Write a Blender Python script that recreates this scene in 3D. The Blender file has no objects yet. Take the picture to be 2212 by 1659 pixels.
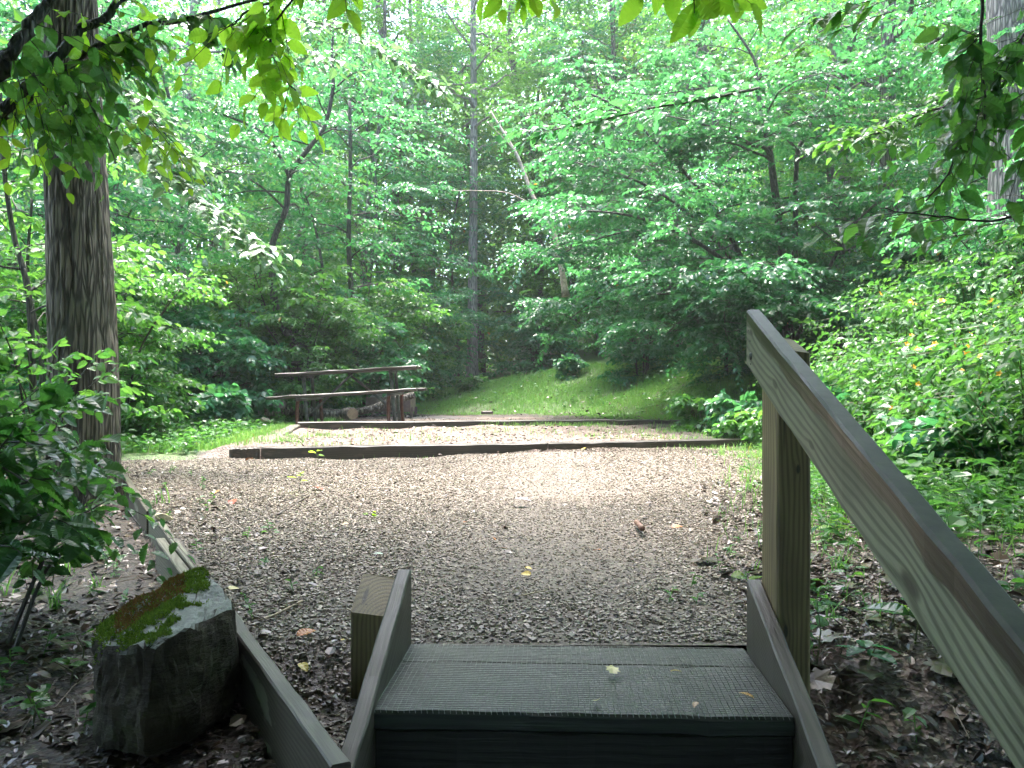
import bpy, bmesh, math
import numpy as np
from mathutils import Vector, Matrix, Euler

# ------------------------------------------------------------------ camera, sky, sun, exposure
scene = bpy.context.scene
COL = scene.collection
EYE = 1.6          # eye height in world units
F = 1839.0         # focal length in pixels of a 2212 px wide picture
cam_d = bpy.data.cameras.new('camera'); cam = bpy.data.objects.new('camera', cam_d); COL.objects.link(cam)
cam.location = (0, 0, EYE); cam.rotation_euler = (math.radians(90), 0, 0)
cam_d.sensor_width = 36; cam_d.lens = 36*F/2212; cam_d.clip_start = .05; cam_d.clip_end = 600
scene.camera = cam

world = bpy.data.worlds.new('World'); scene.world = world; world.use_nodes = True
wn = world.node_tree.nodes; wl = world.node_tree.links
bg = wn['Background']
sky = wn.new('ShaderNodeTexSky'); sky.sky_type = 'NISHITA'; sky.sun_disc = False
SUN_EL, SUN_AZ = 76, -25          # azimuth from +Y towards +X
sky.sun_elevation = math.radians(SUN_EL); sky.sun_rotation = math.radians(SUN_AZ)
sky.air_density = .8; sky.dust_density = 3.5; sky.ozone_density = 1.5
wl.new(sky.outputs[0], bg.inputs[0]); bg.inputs[1].default_value = .15
sun_d = bpy.data.lights.new('sun', 'SUN'); sun = bpy.data.objects.new('sun', sun_d); COL.objects.link(sun)
sun_d.energy = 1.5; sun_d.angle = math.radians(25); sun_d.color = (1, .96, .88)
S = Vector((math.sin(math.radians(SUN_AZ))*math.cos(math.radians(SUN_EL)),
            math.cos(math.radians(SUN_AZ))*math.cos(math.radians(SUN_EL)), math.sin(math.radians(SUN_EL))))
sun.rotation_euler = S.to_track_quat('Z', 'Y').to_euler(); sun.location = S*40
scene.view_settings.view_transform = 'Standard'; scene.view_settings.look = 'None'
scene.view_settings.gamma = 1; scene.view_settings.exposure = 3.6
scene.view_settings.use_curve_mapping = False
scene.cycles.max_bounces = 6; scene.cycles.diffuse_bounces = 3; scene.cycles.glossy_bounces = 2
scene.cycles.transmission_bounces = 4; scene.cycles.transparent_max_bounces = 4
scene.cycles.sample_clamp_indirect = 4

R = np.random.default_rng
def at(px, py, Y):
    """point at distance Y ahead whose picture position is px, py"""
    return np.array([(px-1106)/F*Y, Y, EYE-(py-829.5)/F*Y])

# ------------------------------------------------------------------ object helpers
def props(o, label=None, cat=None, group=None, kind=None):
    if label: o['label'] = label
    if cat: o['category'] = cat
    if group: o['group'] = group
    if kind: o['kind'] = kind
    return o
def empty(name, loc=(0, 0, 0), label=None, cat=None, group=None, rot=(0, 0, 0)):
    o = bpy.data.objects.new(name, None); COL.objects.link(o); o.location = loc; o.rotation_euler = rot
    o.empty_display_size = .1
    return props(o, label, cat, group)
def copy_tree(o, loc, rz, sc, label, group=None):
    c = o.copy(); COL.objects.link(c); c.location = loc; c.rotation_euler = (0, 0, rz); c.scale = (sc, sc, sc)
    c['label'] = label
    if group: c['group'] = group
    elif 'group' in c: del c['group']
    for ch in o.children:
        d = ch.copy(); COL.objects.link(d); d.parent = c
    return c

class MB:
    """collects vertices and faces of any size and links them as one mesh"""
    def __init__(s): s.v = []; s.f = []; s.m = []; s.n = 0
    def add(s, V, faces, mi=0):
        V = np.asarray(V, float).reshape(-1, 3)
        for fa in (faces if isinstance(faces, list) and len(faces) and isinstance(faces[0], np.ndarray) else [np.asarray(faces)]):
            if len(fa): s.f.append(fa.astype(np.int64)+s.n); s.m.append(mi)
        s.v.append(V); s.n += len(V)
    def mesh(s, name, mats, smooth=False):
        V = np.concatenate(s.v).astype(np.float32)
        me = bpy.data.meshes.new(name); me.vertices.add(len(V)); me.vertices.foreach_set('co', V.ravel())
        tot = np.concatenate([np.full(len(f), f.shape[1]) for f in s.f])
        idx = np.concatenate([f.ravel() for f in s.f])
        me.loops.add(len(idx)); me.loops.foreach_set('vertex_index', idx.astype(np.int32))
        me.polygons.add(len(tot)); st = np.concatenate([[0], np.cumsum(tot)[:-1]])
        me.polygons.foreach_set('loop_start', st.astype(np.int32))
        me.polygons.foreach_set('material_index', np.concatenate([np.full(len(f), m) for f, m in zip(s.f, s.m)]).astype(np.int32))
        me.polygons.foreach_set('use_smooth', np.full(len(tot), bool(smooth)))
        me.update(calc_edges=True)
        for m in (mats if isinstance(mats, (list, tuple)) else [mats]): me.materials.append(m)
        return me
    def build(s, name, mats, parent=None, smooth=False, matrix=None):
        o = bpy.data.objects.new(name, s.mesh(name, mats, smooth)); COL.objects.link(o)
        if parent: o.parent = parent
        if matrix is not None: o.matrix_local = matrix
        return o

def norm(a): return a/np.maximum(np.linalg.norm(a, axis=-1, keepdims=True), 1e-9)

def tube(mb, pts, rad, k=7, mi=0, cap=True):
    P = np.asarray(pts, float); n = len(P); rad = np.broadcast_to(np.asarray(rad, float), (n,))
    T = np.gradient(P, axis=0); T = norm(T)
    ref = np.array([0, 0, 1.]) if abs(T[0, 2]) < .9 else np.array([1., 0, 0])
    A = norm(np.cross(T, ref)); B = np.cross(T, A)
    a = np.arange(k)*2*math.pi/k
    V = P[:, None]+rad[:, None, None]*(np.cos(a)[None, :, None]*A[:, None]+np.sin(a)[None, :, None]*B[:, None])
    i = np.arange(n-1)[:, None]*k; j = np.arange(k)[None]; j2 = (j+1) % k
    q = np.stack([i+j, i+j2, i+k+j2, i+k+j], -1).reshape(-1, 4)
    fs = [q]
    if cap: fs += [np.arange(k)[None, ::-1].copy(), (np.arange(k)[None]+(n-1)*k)]
    mb.add(V.reshape(-1, 3), fs, mi)

def smooth_path(pts, n):
    P = np.asarray(pts, float); m = len(P)
    if m < 3:
        t = np.linspace(0, 1, n)[:, None]; return P[0]*(1-t)+P[-1]*t
    u = np.linspace(0, m-1, n); out = []
    for x in u:
        i = min(int(x), m-2); t = x-i
        p0 = P[max(i-1, 0)]; p1 = P[i]; p2 = P[i+1]; p3 = P[min(i+2, m-1)]
        out.append(.5*((2*p1)+(-p0+p2)*t+(2*p0-5*p1+4*p2-p3)*t*t+(-p0+3*p1-3*p2+p3)*t**3))
    return np.array(out)

# plank: x along length, chamfered profile, slight wobble
def plank_mb(L, W, H, bev=.004, n=16, seed=0, wob=.0015, cut0=0., cut1=0., endn=1):
    r = R(seed); w = W/2; h = H/2; b = bev
    prof = np.array([(-w+b, -h), (w-b, -h), (w, -h+b), (w, h-b), (w-b, h), (-w+b, h), (-w, h-b), (-w, -h+b)])
    k = 8; xs = np.linspace(0, L, n); mb = MB(); V = np.zeros((n, k, 3))
    off = r.normal(0, wob, (n, 2)); off[0] = off[-1] = 0
    jit = r.normal(0, wob*.5, (n, k, 2))
    V[:, :, 1:] = prof[None]+off[:, None]+jit
    V[:, :, 0] = xs[:, None]
    f = (xs/L)[:, None]
    V[:, :, 0] += (1-f)*cut0*V[:, :, 2]+f*cut1*V[:, :, 2]
    i = np.arange(n-1)[:, None]*k; j = np.arange(k)[None]; j2 = (j+1) % k
    q = np.stack([i+j, i+j2, i+k+j2, i+k+j], -1).reshape(-1, 4)
    mb.add(V.reshape(-1, 3), [q, np.arange(k)[None, ::-1].copy(), np.arange(k)[None]+(n-1)*k])
    return mb
def frame(p, d, up=(0, 0, 1)):
    d = Vector(d).normalized(); up = Vector(up); y = up.cross(d).normalized(); z = d.cross(y)
    M = Matrix.Identity(4)
    for i in range(3): M[i][0] = d[i]; M[i][1] = y[i]; M[i][2] = z[i]; M[i][3] = p[i]
    return M
def plank(name, p0, p1, W, H, mat, parent=None, up=(0, 0, 1), **kw):
    p0 = np.array(p0, float); p1 = np.array(p1, float)
    mb = plank_mb(np.linalg.norm(p1-p0), W, H, **kw)
    return mb.build(name, mat, parent, matrix=frame(p0, p1-p0, up))

# ------------------------------------------------------------------ leaves
def tmpl_rhomb():
    V = [(0, 0, 0), (.42, .5, .09), (.42, -.5, .09), (1, 0, -.1)]
    return np.array(V, float), [np.array([(0, 3, 1), (0, 2, 3)])]
def tmpl_mid():
    V = [(0, 0, 0), (.33, 0, .0), (.7, 0, -.02), (1.02, 0, -.14), (.2, .36, .07), (.6, .42, .06), (.2, -.36, .07), (.6, -.42, .06)]
    return np.array(V, float), [np.array([(0, 1, 4), (0, 6, 1), (2, 3, 5), (2, 7, 3)]), np.array([(1, 2, 5, 4), (1, 6, 7, 2)])]
def tmpl_near(serr=0., wide=1., nseg=7):
    V = []; t = np.linspace(0, 1, nseg+1)
    for x in t: V.append((x, 0, -.16*x*x+.02*math.sin(x*3)))
    nm = len(V); sd = []
    for sgn in (1, -1):
        row = []
        for i in range(nseg*2-1):
            x = (i+1)/(nseg*2)
            w = .5*wide*(math.sin(math.pi*min(1, x**.78))**.8)*(1-.18*x)
            w *= 1+(serr if i % 2 else -serr)
            row.append(len(V)); V.append((x+.07*w, sgn*w, -.16*x*x+.16*w+(.012 if i % 2 else -.012)))
        sd.append(row)
    tri = []
    for k, row in enumerate(sd):
        for i in range(len(row)-1):
            m = int(round((i+1)/2)); m = min(m, nm-1)
            m2 = int(round((i+2)/2)); m2 = min(m2, nm-1)
            a = [(m, row[i], row[i+1])] if m == m2 else [(m, row[i], m2), (row[i], row[i+1], m2)]
            tri += a
        tri.append((0, row[0], int(round(.5)) if int(round(.5)) else 1)); tri.append((row[-1], nm-1, nm-2))
    tri = [(a, b, c) for a, b, c in tri if len({a, b, c}) == 3]
    return np.array(V, float), [np.array(tri)]
def tmpl_maple():
    out = [(0, 0), (-.02, .3), (.2, .28), (.15, .55), (.42, .4), (.62, .5), (.66, .25), (1, 0)]
    V = [(0, 0, 0), (.5, 0, 0)] + [(x, y, .12*y-.12*x*x) for x, y in out[1:]] + [(x, -y, .12*y-.12*x*x) for x, y in out[1:-1]]
    a = [0, 2, 3, 4, 5, 6, 7, 8]; b = [0, 9, 10, 11, 12, 13, 14, 8]
    tri = [(1, a[i], a[i+1]) for i in range(7)]+[(1, b[i+1], b[i]) for i in range(7)]
    return np.array(V, float), [np.array(tri)]
T_FAR = tmpl_rhomb(); T_MID = tmpl_mid(); T_NEAR = tmpl_near(); T_SERR = tmpl_near(.09, 1.15, 8); T_MAP = tmpl_maple()

def add_leaves(mb, pos, d, n, L, W, T, mi=0):
    TV, TF = T; N = len(pos)
    if N == 0: return
    d = norm(d); n = norm(n-(n*d).sum(-1, keepdims=True)*d); s = np.cross(n, d)
    L = np.broadcast_to(np.asarray(L, float), (N,)); W = np.broadcast_to(np.asarray(W, float), (N,))
    V = pos[:, None]+TV[None, :, 0, None]*(d*L[:, None])[:, None]+TV[None, :, 1, None]*(s*W[:, None])[:, None]+TV[None, :, 2, None]*(n*L[:, None])[:, None]
    k = len(TV); o = (np.arange(N)*k)[:, None, None]
    mb.add(V.reshape(-1, 3), [(f[None]+o).reshape(-1, f.shape[1]) for f in TF], mi)

def sprays(mb, rng, P, D, SL, K, leafL, ratio, T, droop=.35, mi=0, stem=None, flat=.35, hang=.25):
    """leafy twigs: K alternate leaves along each of the directions D starting at P"""
    P = np.asarray(P); D = norm(np.asarray(D)); N = len(P)
    if N == 0: return
    SL = np.broadcast_to(np.asarray(SL, float), (N,))*rng.uniform(.75, 1.25, N)
    up = norm(np.array([0, 0, 1.])+rng.normal(0, flat*.6, (N, 3)))
    side = norm(np.cross(up, D)); up2 = np.cross(D, side)
    for i in range(K):
        t = (i+.6)/K
        p = P+D*(SL*t)[:, None]; p[:, 2] -= droop*SL*t*t
        sg = 1 if i % 2 else -1
        dd = D*.55+side*sg*(.85 if i < K-1 else .1)+rng.normal(0, .22, (N, 3)); dd[:, 2] -= hang+rng.uniform(0, .35, N)
        nn = up2+rng.normal(0, flat, (N, 3))
        l = leafL*rng.uniform(.65, 1.2, N)*(.75+.5*math.sin(math.pi*min(1, t+.1)))
        add_leaves(mb, p, dd, nn, l, l*ratio*rng.uniform(.85, 1.15, N), T, mi)
    if stem is not None:
        smb, r, smi = stem
        m = 4; tt = np.linspace(0, 1, m)
        Q = P[:, None]+D[:, None]*(SL[:, None]*tt)[..., None]; Q[:, :, 2] -= droop*SL[:, None]*tt*tt
        a = np.arange(3)*2*math.pi/3
        ring = np.cos(a)[None, None, :, None]*side[:, None, None]+np.sin(a)[None, None, :, None]*up2[:, None, None]
        rr = r*(1-.75*tt)
        V = Q[:, :, None]+ring*rr[None, :, None, None]
        base = (np.arange(N)*m*3)[:, None, None]; i = (np.arange(m-1)*3)[None, :, None]; j = np.arange(3)[None, None]; j2 = (j+1) % 3
        q = np.stack(np.broadcast_arrays(base+i+j, base+i+j2, base+i+3+j2, base+i+3+j), -1).reshape(-1, 4)
        smb.add(V.reshape(-1, 3), [q], smi)

def grow(rng, wood, trunk, r0, r1, nl, f0, llen, el=(10, 45), droop=.25, nsub=6, k=8, flare=True, top=True, azr=None, nseg=None, wmi=0, prof=None):
    """a trunk with limbs and side limbs; returns the twig starts and directions"""
    tr = smooth_path(trunk, nseg or max(8, len(trunk)*4)); n = len(tr); t = np.linspace(0, 1, n)
    rad = r0*(1-t)+r1*t
    if flare: rad = rad*(1+.5*np.exp(-t*n*.9))
    tube(wood, tr, rad, k, wmi)
    P = []; D = []; az = rng.uniform(0, 6.28)
    for i in range(nl):
        f = f0+(1-f0)*((i+rng.uniform(0, .8))/nl); f = min(f, .99)
        p = np.array([np.interp(f, t, tr[:, c]) for c in range(3)])
        az = az+2.4+rng.normal(0, .3)
        a = az if azr is None else azr[0]+(azr[1]-azr[0])*rng.uniform()
        g = (f-f0)/(1-f0); shp = (prof(g) if prof else math.sin(math.pi*(.18+.72*g))**.8)
        l = llen*shp*rng.uniform(.7, 1.15); e = math.radians(rng.uniform(*el)+20*g)
        m = 7; tt = np.linspace(0, 1, m)[:, None]
        d = np.array([math.cos(a)*math.cos(e), math.sin(a)*math.cos(e), math.sin(e)])
        bend = rng.normal(0, .12, 3)*l
        path = p+d*l*tt+bend*tt*tt; path[:, 2] -= (droop*l*tt*tt)[:, 0]; path[1:] += rng.normal(0, .018*l, (m-1, 3))
        rb = max(.006, (r0*(1-f)+r1*f)*.42)
        tube(wood, path, np.linspace(rb, .004, m), 5, wmi, cap=False)
        hd = np.array([math.cos(a), math.sin(a), 0]); sd = np.array([-math.sin(a), math.cos(a), 0])
        for s in range(nsub):
            g2 = .2+.8*(s+rng.uniform(0, .9))/nsub; g2 = min(g2, 1)
            q = np.array([np.interp(g2, tt[:, 0], path[:, c]) for c in range(3)])
            sg = 1 if s % 2 else -1
            dd = norm(hd*.75+sd*sg*rng.uniform(.5, 1.1)+np.array([0, 0, rng.uniform(-.1, .25)]))
            sl = l*.42*(1.1-g2*.6)*rng.uniform(.6, 1.2)
            e2 = q+dd*sl; e2[2] -= droop*sl*.5; mid = (q+e2)/2+rng.normal(0, .04*sl, 3); mid[2] += .04*sl
            tube(wood, [q, mid, e2], [max(rb*.35, .004), .004, .0025], 3, wmi, cap=False)
            ns = max(2, int(sl/.16))
            for u in range(ns):
                v = (u+1)/ns; w = q*(1-v)**2+2*v*(1-v)*mid+v*v*e2 if False else (q*(1-v)+e2*v)
                s2 = 1 if u % 2 else -1
                pd = np.cross(dd, [0, 0, 1.])
                P.append(w); D.append(norm(dd*.8+pd*s2*.8+np.array([0, 0, rng.uniform(-.2, .3)])))
            P.append(e2); D.append(dd)
        P.append(path[-1]); D.append(norm(path[-1]-path[-2]))
    if top: P.append(tr[-1]); D.append(norm(tr[-1]-tr[-2]))
    return P, D

# ------------------------------------------------------------------ materials
def newmat(name):
    m = bpy.data.materials.new(name); m.use_nodes = True; nt = m.node_tree; nt.nodes.clear()
    out = nt.nodes.new('ShaderNodeOutputMaterial'); return m, nt, out
class NT:
    def __init__(s, nt): s.nt = nt
    def n(s, t, **kw):
        x = s.nt.nodes.new(t)
        for k, v in kw.items(): setattr(x, k, v)
        return x
    def l(s, a, b): s.nt.links.new(a, b)
    def val(s, sock, v):
        if hasattr(v, 'is_output') or isinstance(v, bpy.types.NodeSocket): s.l(v, sock)
        else: sock.default_value = v
    def math(s, op, a, b=0., c=0., clamp=False):
        x = s.n('ShaderNodeMath', operation=op, use_clamp=clamp)
        s.val(x.inputs[0], a); s.val(x.inputs[1], b); s.val(x.inputs[2], c); return x.outputs[0]
    def mix(s, f, a, b):
        x = s.n('ShaderNodeMix', data_type='RGBA')
        s.val(x.inputs[0], f)
        s.val(x.inputs[6], a if isinstance(a, bpy.types.NodeSocket) else (*a, 1)); s.val(x.inputs[7], b if isinstance(b, bpy.types.NodeSocket) else (*b, 1))
        return x.outputs[2]
    def noise(s, vec, scale, detail=3, rough=.55, dist=0):
        x = s.n('ShaderNodeTexNoise'); s.l(vec, x.inputs['Vector']); x.inputs['Scale'].default_value = scale
        x.inputs['Detail'].default_value = detail; x.inputs['Roughness'].default_value = rough; x.inputs['Distortion'].default_value = dist
        return x.outputs[0]
    def ramp(s, f, a, b, lo=0., hi=1.):
        x = s.n('ShaderNodeMapRange'); x.interpolation_type = 'SMOOTHSTEP'; s.val(x.inputs[0], f)
        x.inputs[1].default_value = a; x.inputs[2].default_value = b; x.inputs[3].default_value = lo; x.inputs[4].default_value = hi
        return x.outputs[0]
    def ramp3(s, f, cols):
        x = s.n('ShaderNodeValToRGB'); s.val(x.inputs[0], f); e = x.color_ramp.elements
        while len(e) < len(cols): e.new(.5)
        for i, (p, c) in enumerate(cols): e[i].position = p; e[i].color = (*c, 1)
        return x.outputs[0]
    def scale(s, vec, sc):
        x = s.n('ShaderNodeMapping'); s.l(vec, x.inputs[0]); x.inputs['Scale'].default_value = sc; return x.outputs[0]
    def bump(s, h, st, dist=.01):
        x = s.n('ShaderNodeBump'); s.l(h, x.inputs['Height']); x.inputs['Strength'].default_value = st; x.inputs['Distance'].default_value = dist
        return x.outputs[0]

def leaf_mat(name, c1, c2, t1, t2, rough=.35, spec=.5, tf=.45, dead=.0015):
    m, nt, out = newmat(name); g = NT(nt)
    geo = g.n('ShaderNodeNewGeometry'); oi = g.n('ShaderNodeObjectInfo')
    rnd = geo.outputs['Random Per Island']
    f = g.math('ADD', g.math('MULTIPLY', rnd, .75), g.math('MULTIPLY', oi.outputs['Random'], .25))
    base = g.mix(f, c1, c2); tr = g.mix(f, t1, t2)
    if dead:
        k = g.math('GREATER_THAN', g.math('FRACT', g.math('MULTIPLY', rnd, 37.7)), 1-dead)
        base = g.mix(k, base, (.22, .15, .03)); tr = g.mix(k, tr, (.4, .25, .04))
    p = g.n('ShaderNodeBsdfPrincipled'); g.l(base, p.inputs['Base Color']); p.inputs['Specular IOR Level'].default_value = spec
    g.val(p.inputs['Roughness'], g.ramp(g.math('FRACT', g.math('MULTIPLY', rnd, 13.3)), 0, 1, rough*.7, rough*1.5))
    t = g.n('ShaderNodeBsdfTranslucent'); g.l(tr, t.inputs[0])
    mx = g.n('ShaderNodeMixShader'); mx.inputs[0].default_value = tf
    g.l(p.outputs[0], mx.inputs[1]); g.l(t.outputs[0], mx.inputs[2]); g.l(mx.outputs[0], out.inputs[0])
    return m

def bark_mat(name, c1, c2, scale=1., bump=.6, wet=.6):
    m, nt, out = newmat(name); g = NT(nt)
    tc = g.n('ShaderNodeTexCoord').outputs['Object']
    v = g.scale(tc, (14*scale, 14*scale, 1.5*scale))
    a = g.noise(v, 1.0, 6, .62, .6); vo = g.n('ShaderNodeTexVoronoi'); vo.feature = 'DISTANCE_TO_EDGE'
    vv = g.n('ShaderNodeVectorMath', operation='ADD'); g.l(v, vv.inputs[0])
    nz = g.n('ShaderNodeTexNoise'); g.l(v, nz.inputs[0]); nz.inputs['Scale'].default_value = .9
    g.l(nz.outputs[1], vv.inputs[1]); g.l(vv.outputs[0], vo.inputs[0]); vo.inputs['Scale'].default_value = 1.5
    ridge = g.ramp(vo.outputs[0], 0, .28)
    h = g.math('ADD', g.math('MULTIPLY', ridge, .7), g.math('MULTIPLY', a, .5))
    col = g.mix(g.ramp(h, .25, .95), c1, c2)
    big = g.noise(tc, 1.7, 3); col = g.mix(g.ramp(big, .45, .75, 0, .5), col, (.06, .075, .04))
    p = g.n('ShaderNodeBsdfPrincipled'); g.l(col, p.inputs['Base Color']); p.inputs['Roughness'].default_value = wet
    g.l(g.bump(h, bump, .03), p.inputs['Normal']); g.l(p.outputs[0], out.inputs[0]); return m

def wood_mat(name, light, dark, rough=.5, ring=.008, pith=(.03, -.12), knots=(), stain=None, wetcol=None, wetcut=None, fleck=.0, coat=0.):
    m, nt, out = newmat(name); g = NT(nt)
    tc = g.n('ShaderNodeTexCoord').outputs['Object']
    sep = g.n('ShaderNodeSeparateXYZ'); g.l(tc, sep.inputs[0]); x, y, z = sep.outputs
    nz = g.math('SUBTRACT', g.noise(g.scale(tc, (1.6, 6, 6)), 1, 3, .5), .5)
    yy = g.math('ADD', y, pith[0]); zz = g.math('ADD', z, pith[1])
    r = g.math('SQRT', g.math('ADD', g.math('MULTIPLY', yy, yy), g.math('MULTIPLY', zz, zz)))
    r = g.math('ADD', r, g.math('MULTIPLY', nz, .055))
    kd = None
    for kx, kz, kr in knots:
        dx = g.math('MULTIPLY', g.math('SUBTRACT', x, kx), .38); dz = g.math('SUBTRACT', z, kz)
        q = g.math('SQRT', g.math('ADD', g.math('MULTIPLY', dx, dx), g.math('MULTIPLY', dz, dz)))
        w = g.math('POWER', 2.718, g.math('MULTIPLY', q, -1/(kr*1.3)))
        r = g.math('ADD', r, g.math('MULTIPLY', w, kr*1.6))
        kk = g.ramp(q, kr*.35, kr*.75, 1, 0); kd = kk if kd is None else g.math('MAXIMUM', kd, kk)
    s = g.math('SINE', g.math('MULTIPLY', r, 6.283/ring))
    s = g.ramp(s, -.5, 1.0)
    fib = g.noise(g.scale(tc, (5, 260, 260)), 1, 2, .6)
    mixf = g.math('ADD', g.math('MULTIPLY', s, .70), g.math('MULTIPLY', g.math('SUBTRACT', fib, .35), .7), clamp=True)
    col = g.mix(mixf, light, dark)
    big = g.noise(g.scale(tc, (1.3, 5, 5)), 1.5, 4); col = g.mix(g.ramp(big, .45, .75, 0, .55), col, tuple(c*.5 for c in dark))
    if kd is not None: col = g.mix(g.math('MULTIPLY', kd, .85), col, (.035, .03, .02))
    ck = g.noise(g.scale(tc, (1.1, 70, 70)), 1, 1, .4); ckm = g.ramp(ck, .735, .76); col = g.mix(g.math('MULTIPLY', ckm, .8), col, (.012, .010, .008))
    rg = rough
    if wetcut is not None:
        e = g.noise(g.scale(tc, (4, 30, 1)), 1, 4, .6)
        wz = g.math('SUBTRACT', z, g.math('MULTIPLY', g.math('SUBTRACT', e, .5), .05))
        k = g.ramp(wz, wetcut, wetcut+.004); col = g.mix(g.math('MULTIPLY', k, .9), col, wetcol)
        rg = g.math('SUBTRACT', rough, g.math('MULTIPLY', k, rough*.4))
    if stain: 
        e = g.noise(g.scale(tc, (3, 10, 10)), 1, 5); col = g.mix(g.ramp(e, stain[1], stain[1]+.04), col, stain[0])
    p = g.n('ShaderNodeBsdfPrincipled'); g.l(col, p.inputs['Base Color']); g.val(p.inputs['Roughness'], rg)
    hb = g.math('ADD', g.math('MULTIPLY', s, -.3), fib)
    g.l(g.bump(hb, .35, .0025), p.inputs['Normal']); g.l(p.outputs[0], out.inputs[0]); return m

def plain(name, c1, c2, scale=20, rough=.6, bump=.3, metal=0., spec=.5, bd=.004):
    m, nt, out = newmat(name); g = NT(nt); tc = g.n('ShaderNodeTexCoord').outputs['Object']
    a = g.noise(tc, scale, 5, .65); col = g.mix(g.ramp(a, .35, .7), c1, c2)
    p = g.n('ShaderNodeBsdfPrincipled'); g.l(col, p.inputs['Base Color']); p.inputs['Roughness'].default_value = rough
    p.inputs['Metallic'].default_value = metal; p.inputs['Specular IOR Level'].default_value = spec
    g.l(g.bump(a, bump, bd), p.inputs['Normal']); g.l(p.outputs[0], out.inputs[0]); return m
def island(name, cols, rough=.6, spec=.5, tf=0, tc2=None):
    """one colour per separate piece"""
    m, nt, out = newmat(name); g = NT(nt); geo = g.n('ShaderNodeNewGeometry'); tc = g.n('ShaderNodeTexCoord').outputs['Object']
    col = g.ramp3(geo.outputs['Random Per Island'], [(i/(len(cols)-1), c) for i, c in enumerate(cols)])
    a = g.noise(tc, 160, 2); col = g.mix(g.ramp(a, .3, .7, 0, .35), col, (.05, .045, .035))
    p = g.n('ShaderNodeBsdfPrincipled'); g.l(col, p.inputs['Base Color']); p.inputs['Roughness'].default_value = rough
    p.inputs['Specular IOR Level'].default_value = spec
    if tf:
        t = g.n('ShaderNodeBsdfTranslucent'); g.l(col, t.inputs[0]); mx = g.n('ShaderNodeMixShader'); mx.inputs[0].default_value = tf
        g.l(p.outputs[0], mx.inputs[1]); g.l(t.outputs[0], mx.inputs[2]); g.l(mx.outputs[0], out.inputs[0])
    else: g.l(p.outputs[0], out.inputs[0])
    return m

LEAF = leaf_mat('leaf_wood', (.030, .100, .034), (.062, .165, .040), (.09, .33, .05), (.22, .48, .06), .30, .6)
LEAF_BRIGHT = leaf_mat('leaf_bright', (.038, .12, .030), (.07, .18, .042), (.13, .42, .05), (.28, .56, .07), .32, .55, .5)
LEAF_COOL = leaf_mat('leaf_cool', (.022, .100, .054), (.045, .150, .068), (.06, .30, .10), (.13, .42, .09), .28, .65)
LEAF_DARK = leaf_mat('leaf_dark', (.022, .075, .030), (.042, .12, .036), (.07, .26, .04), (.14, .36, .04), .28, .6, .38)
LEAF_LIME = leaf_mat('leaf_lime', (.055, .15, .022), (.095, .21, .028), (.36, .74, .04), (.52, .86, .06), .36, .5, .68)
GRASSM = leaf_mat('grass_blade', (.09, .23, .055), (.15, .30, .08), (.20, .48, .09), (.34, .60, .12), .45, .35, .4, .02)
COVER = leaf_mat('cover_leaf', (.028, .105, .030), (.060, .155, .042), (.07, .26, .04), (.16, .38, .05), .38, .45, .42)
BARK = bark_mat('bark_rough', (.030, .026, .022), (.23, .20, .165), 1.1, .9)
BARK_DK = bark_mat('bark_dark', (.012, .011, .009), (.07, .062, .05), 2.2, .5)
BARK_PALE = bark_mat('bark_pale', (.07, .065, .06), (.27, .25, .22), 1.6, .6)
TWIG = plain('twig_bark', (.018, .014, .010), (.05, .04, .028), 60, .6)
TWIG_G = plain('twig_green', (.05, .07, .02), (.10, .11, .04), 60, .5)

# ------------------------------------------------------------------ terrain
def sst(a, b, x): t = np.clip((x-a)/(b-a), 0, 1); return t*t*(3-2*t)
def bl(y): return -.34-.54*(y-1.67)                 # line of the retaining boards
def t1y(x): return 8.12+(x+2.67)*.236               # front timber
def t2y(x): return 10.35+(x+2.55)*.235              # rear timber
BANK = np.array([(-30, 23), (-8, 20), (-1.2, 17), (1, 16), (2, 13.8), (2.75, 12), (2.95, 9), (2.9, 6), (3.0, 3), (3.5, 0), (4.5, -8), (8, -40)], float)
def bank_dist(x, y):
    best = np.full(np.shape(x), 1e9); sgn = np.zeros(np.shape(x))
    for a, b in zip(BANK[:-1], BANK[1:]):
        d = b-a; L2 = (d*d).sum(); t = np.clip(((x-a[0])*d[0]+(y-a[1])*d[1])/L2, 0, 1)
        qx = x-(a[0]+t*d[0]); qy = y-(a[1]+t*d[1]); D = np.hypot(qx, qy)
        c = d[0]*(y-a[1])-d[1]*(x-a[0])          # >0 : left of the direction = back / right side
        m = D < best; best = np.where(m, D, best); sgn = np.where(m, np.sign(c), sgn)
    return best*sgn
def und(x, y): return .012*np.sin(1.7*x+.8*y)+.008*np.sin(3.1*y-2.2*x+1)+.005*np.sin(7*x+5*y)+.004*np.sin(11*x-9*y+2)
def gravel_h(x, y):
    h = .715-.045*sst(-1.5, 2.4, x)*sst(4, 9, y)+.11*sst(2.40, 2.12, y)*sst(-.15, -.3, x)*sst(-.85, -.62, x)
    return h-und(x, y)*sst(2.3, 3.5, y)*.9
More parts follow.
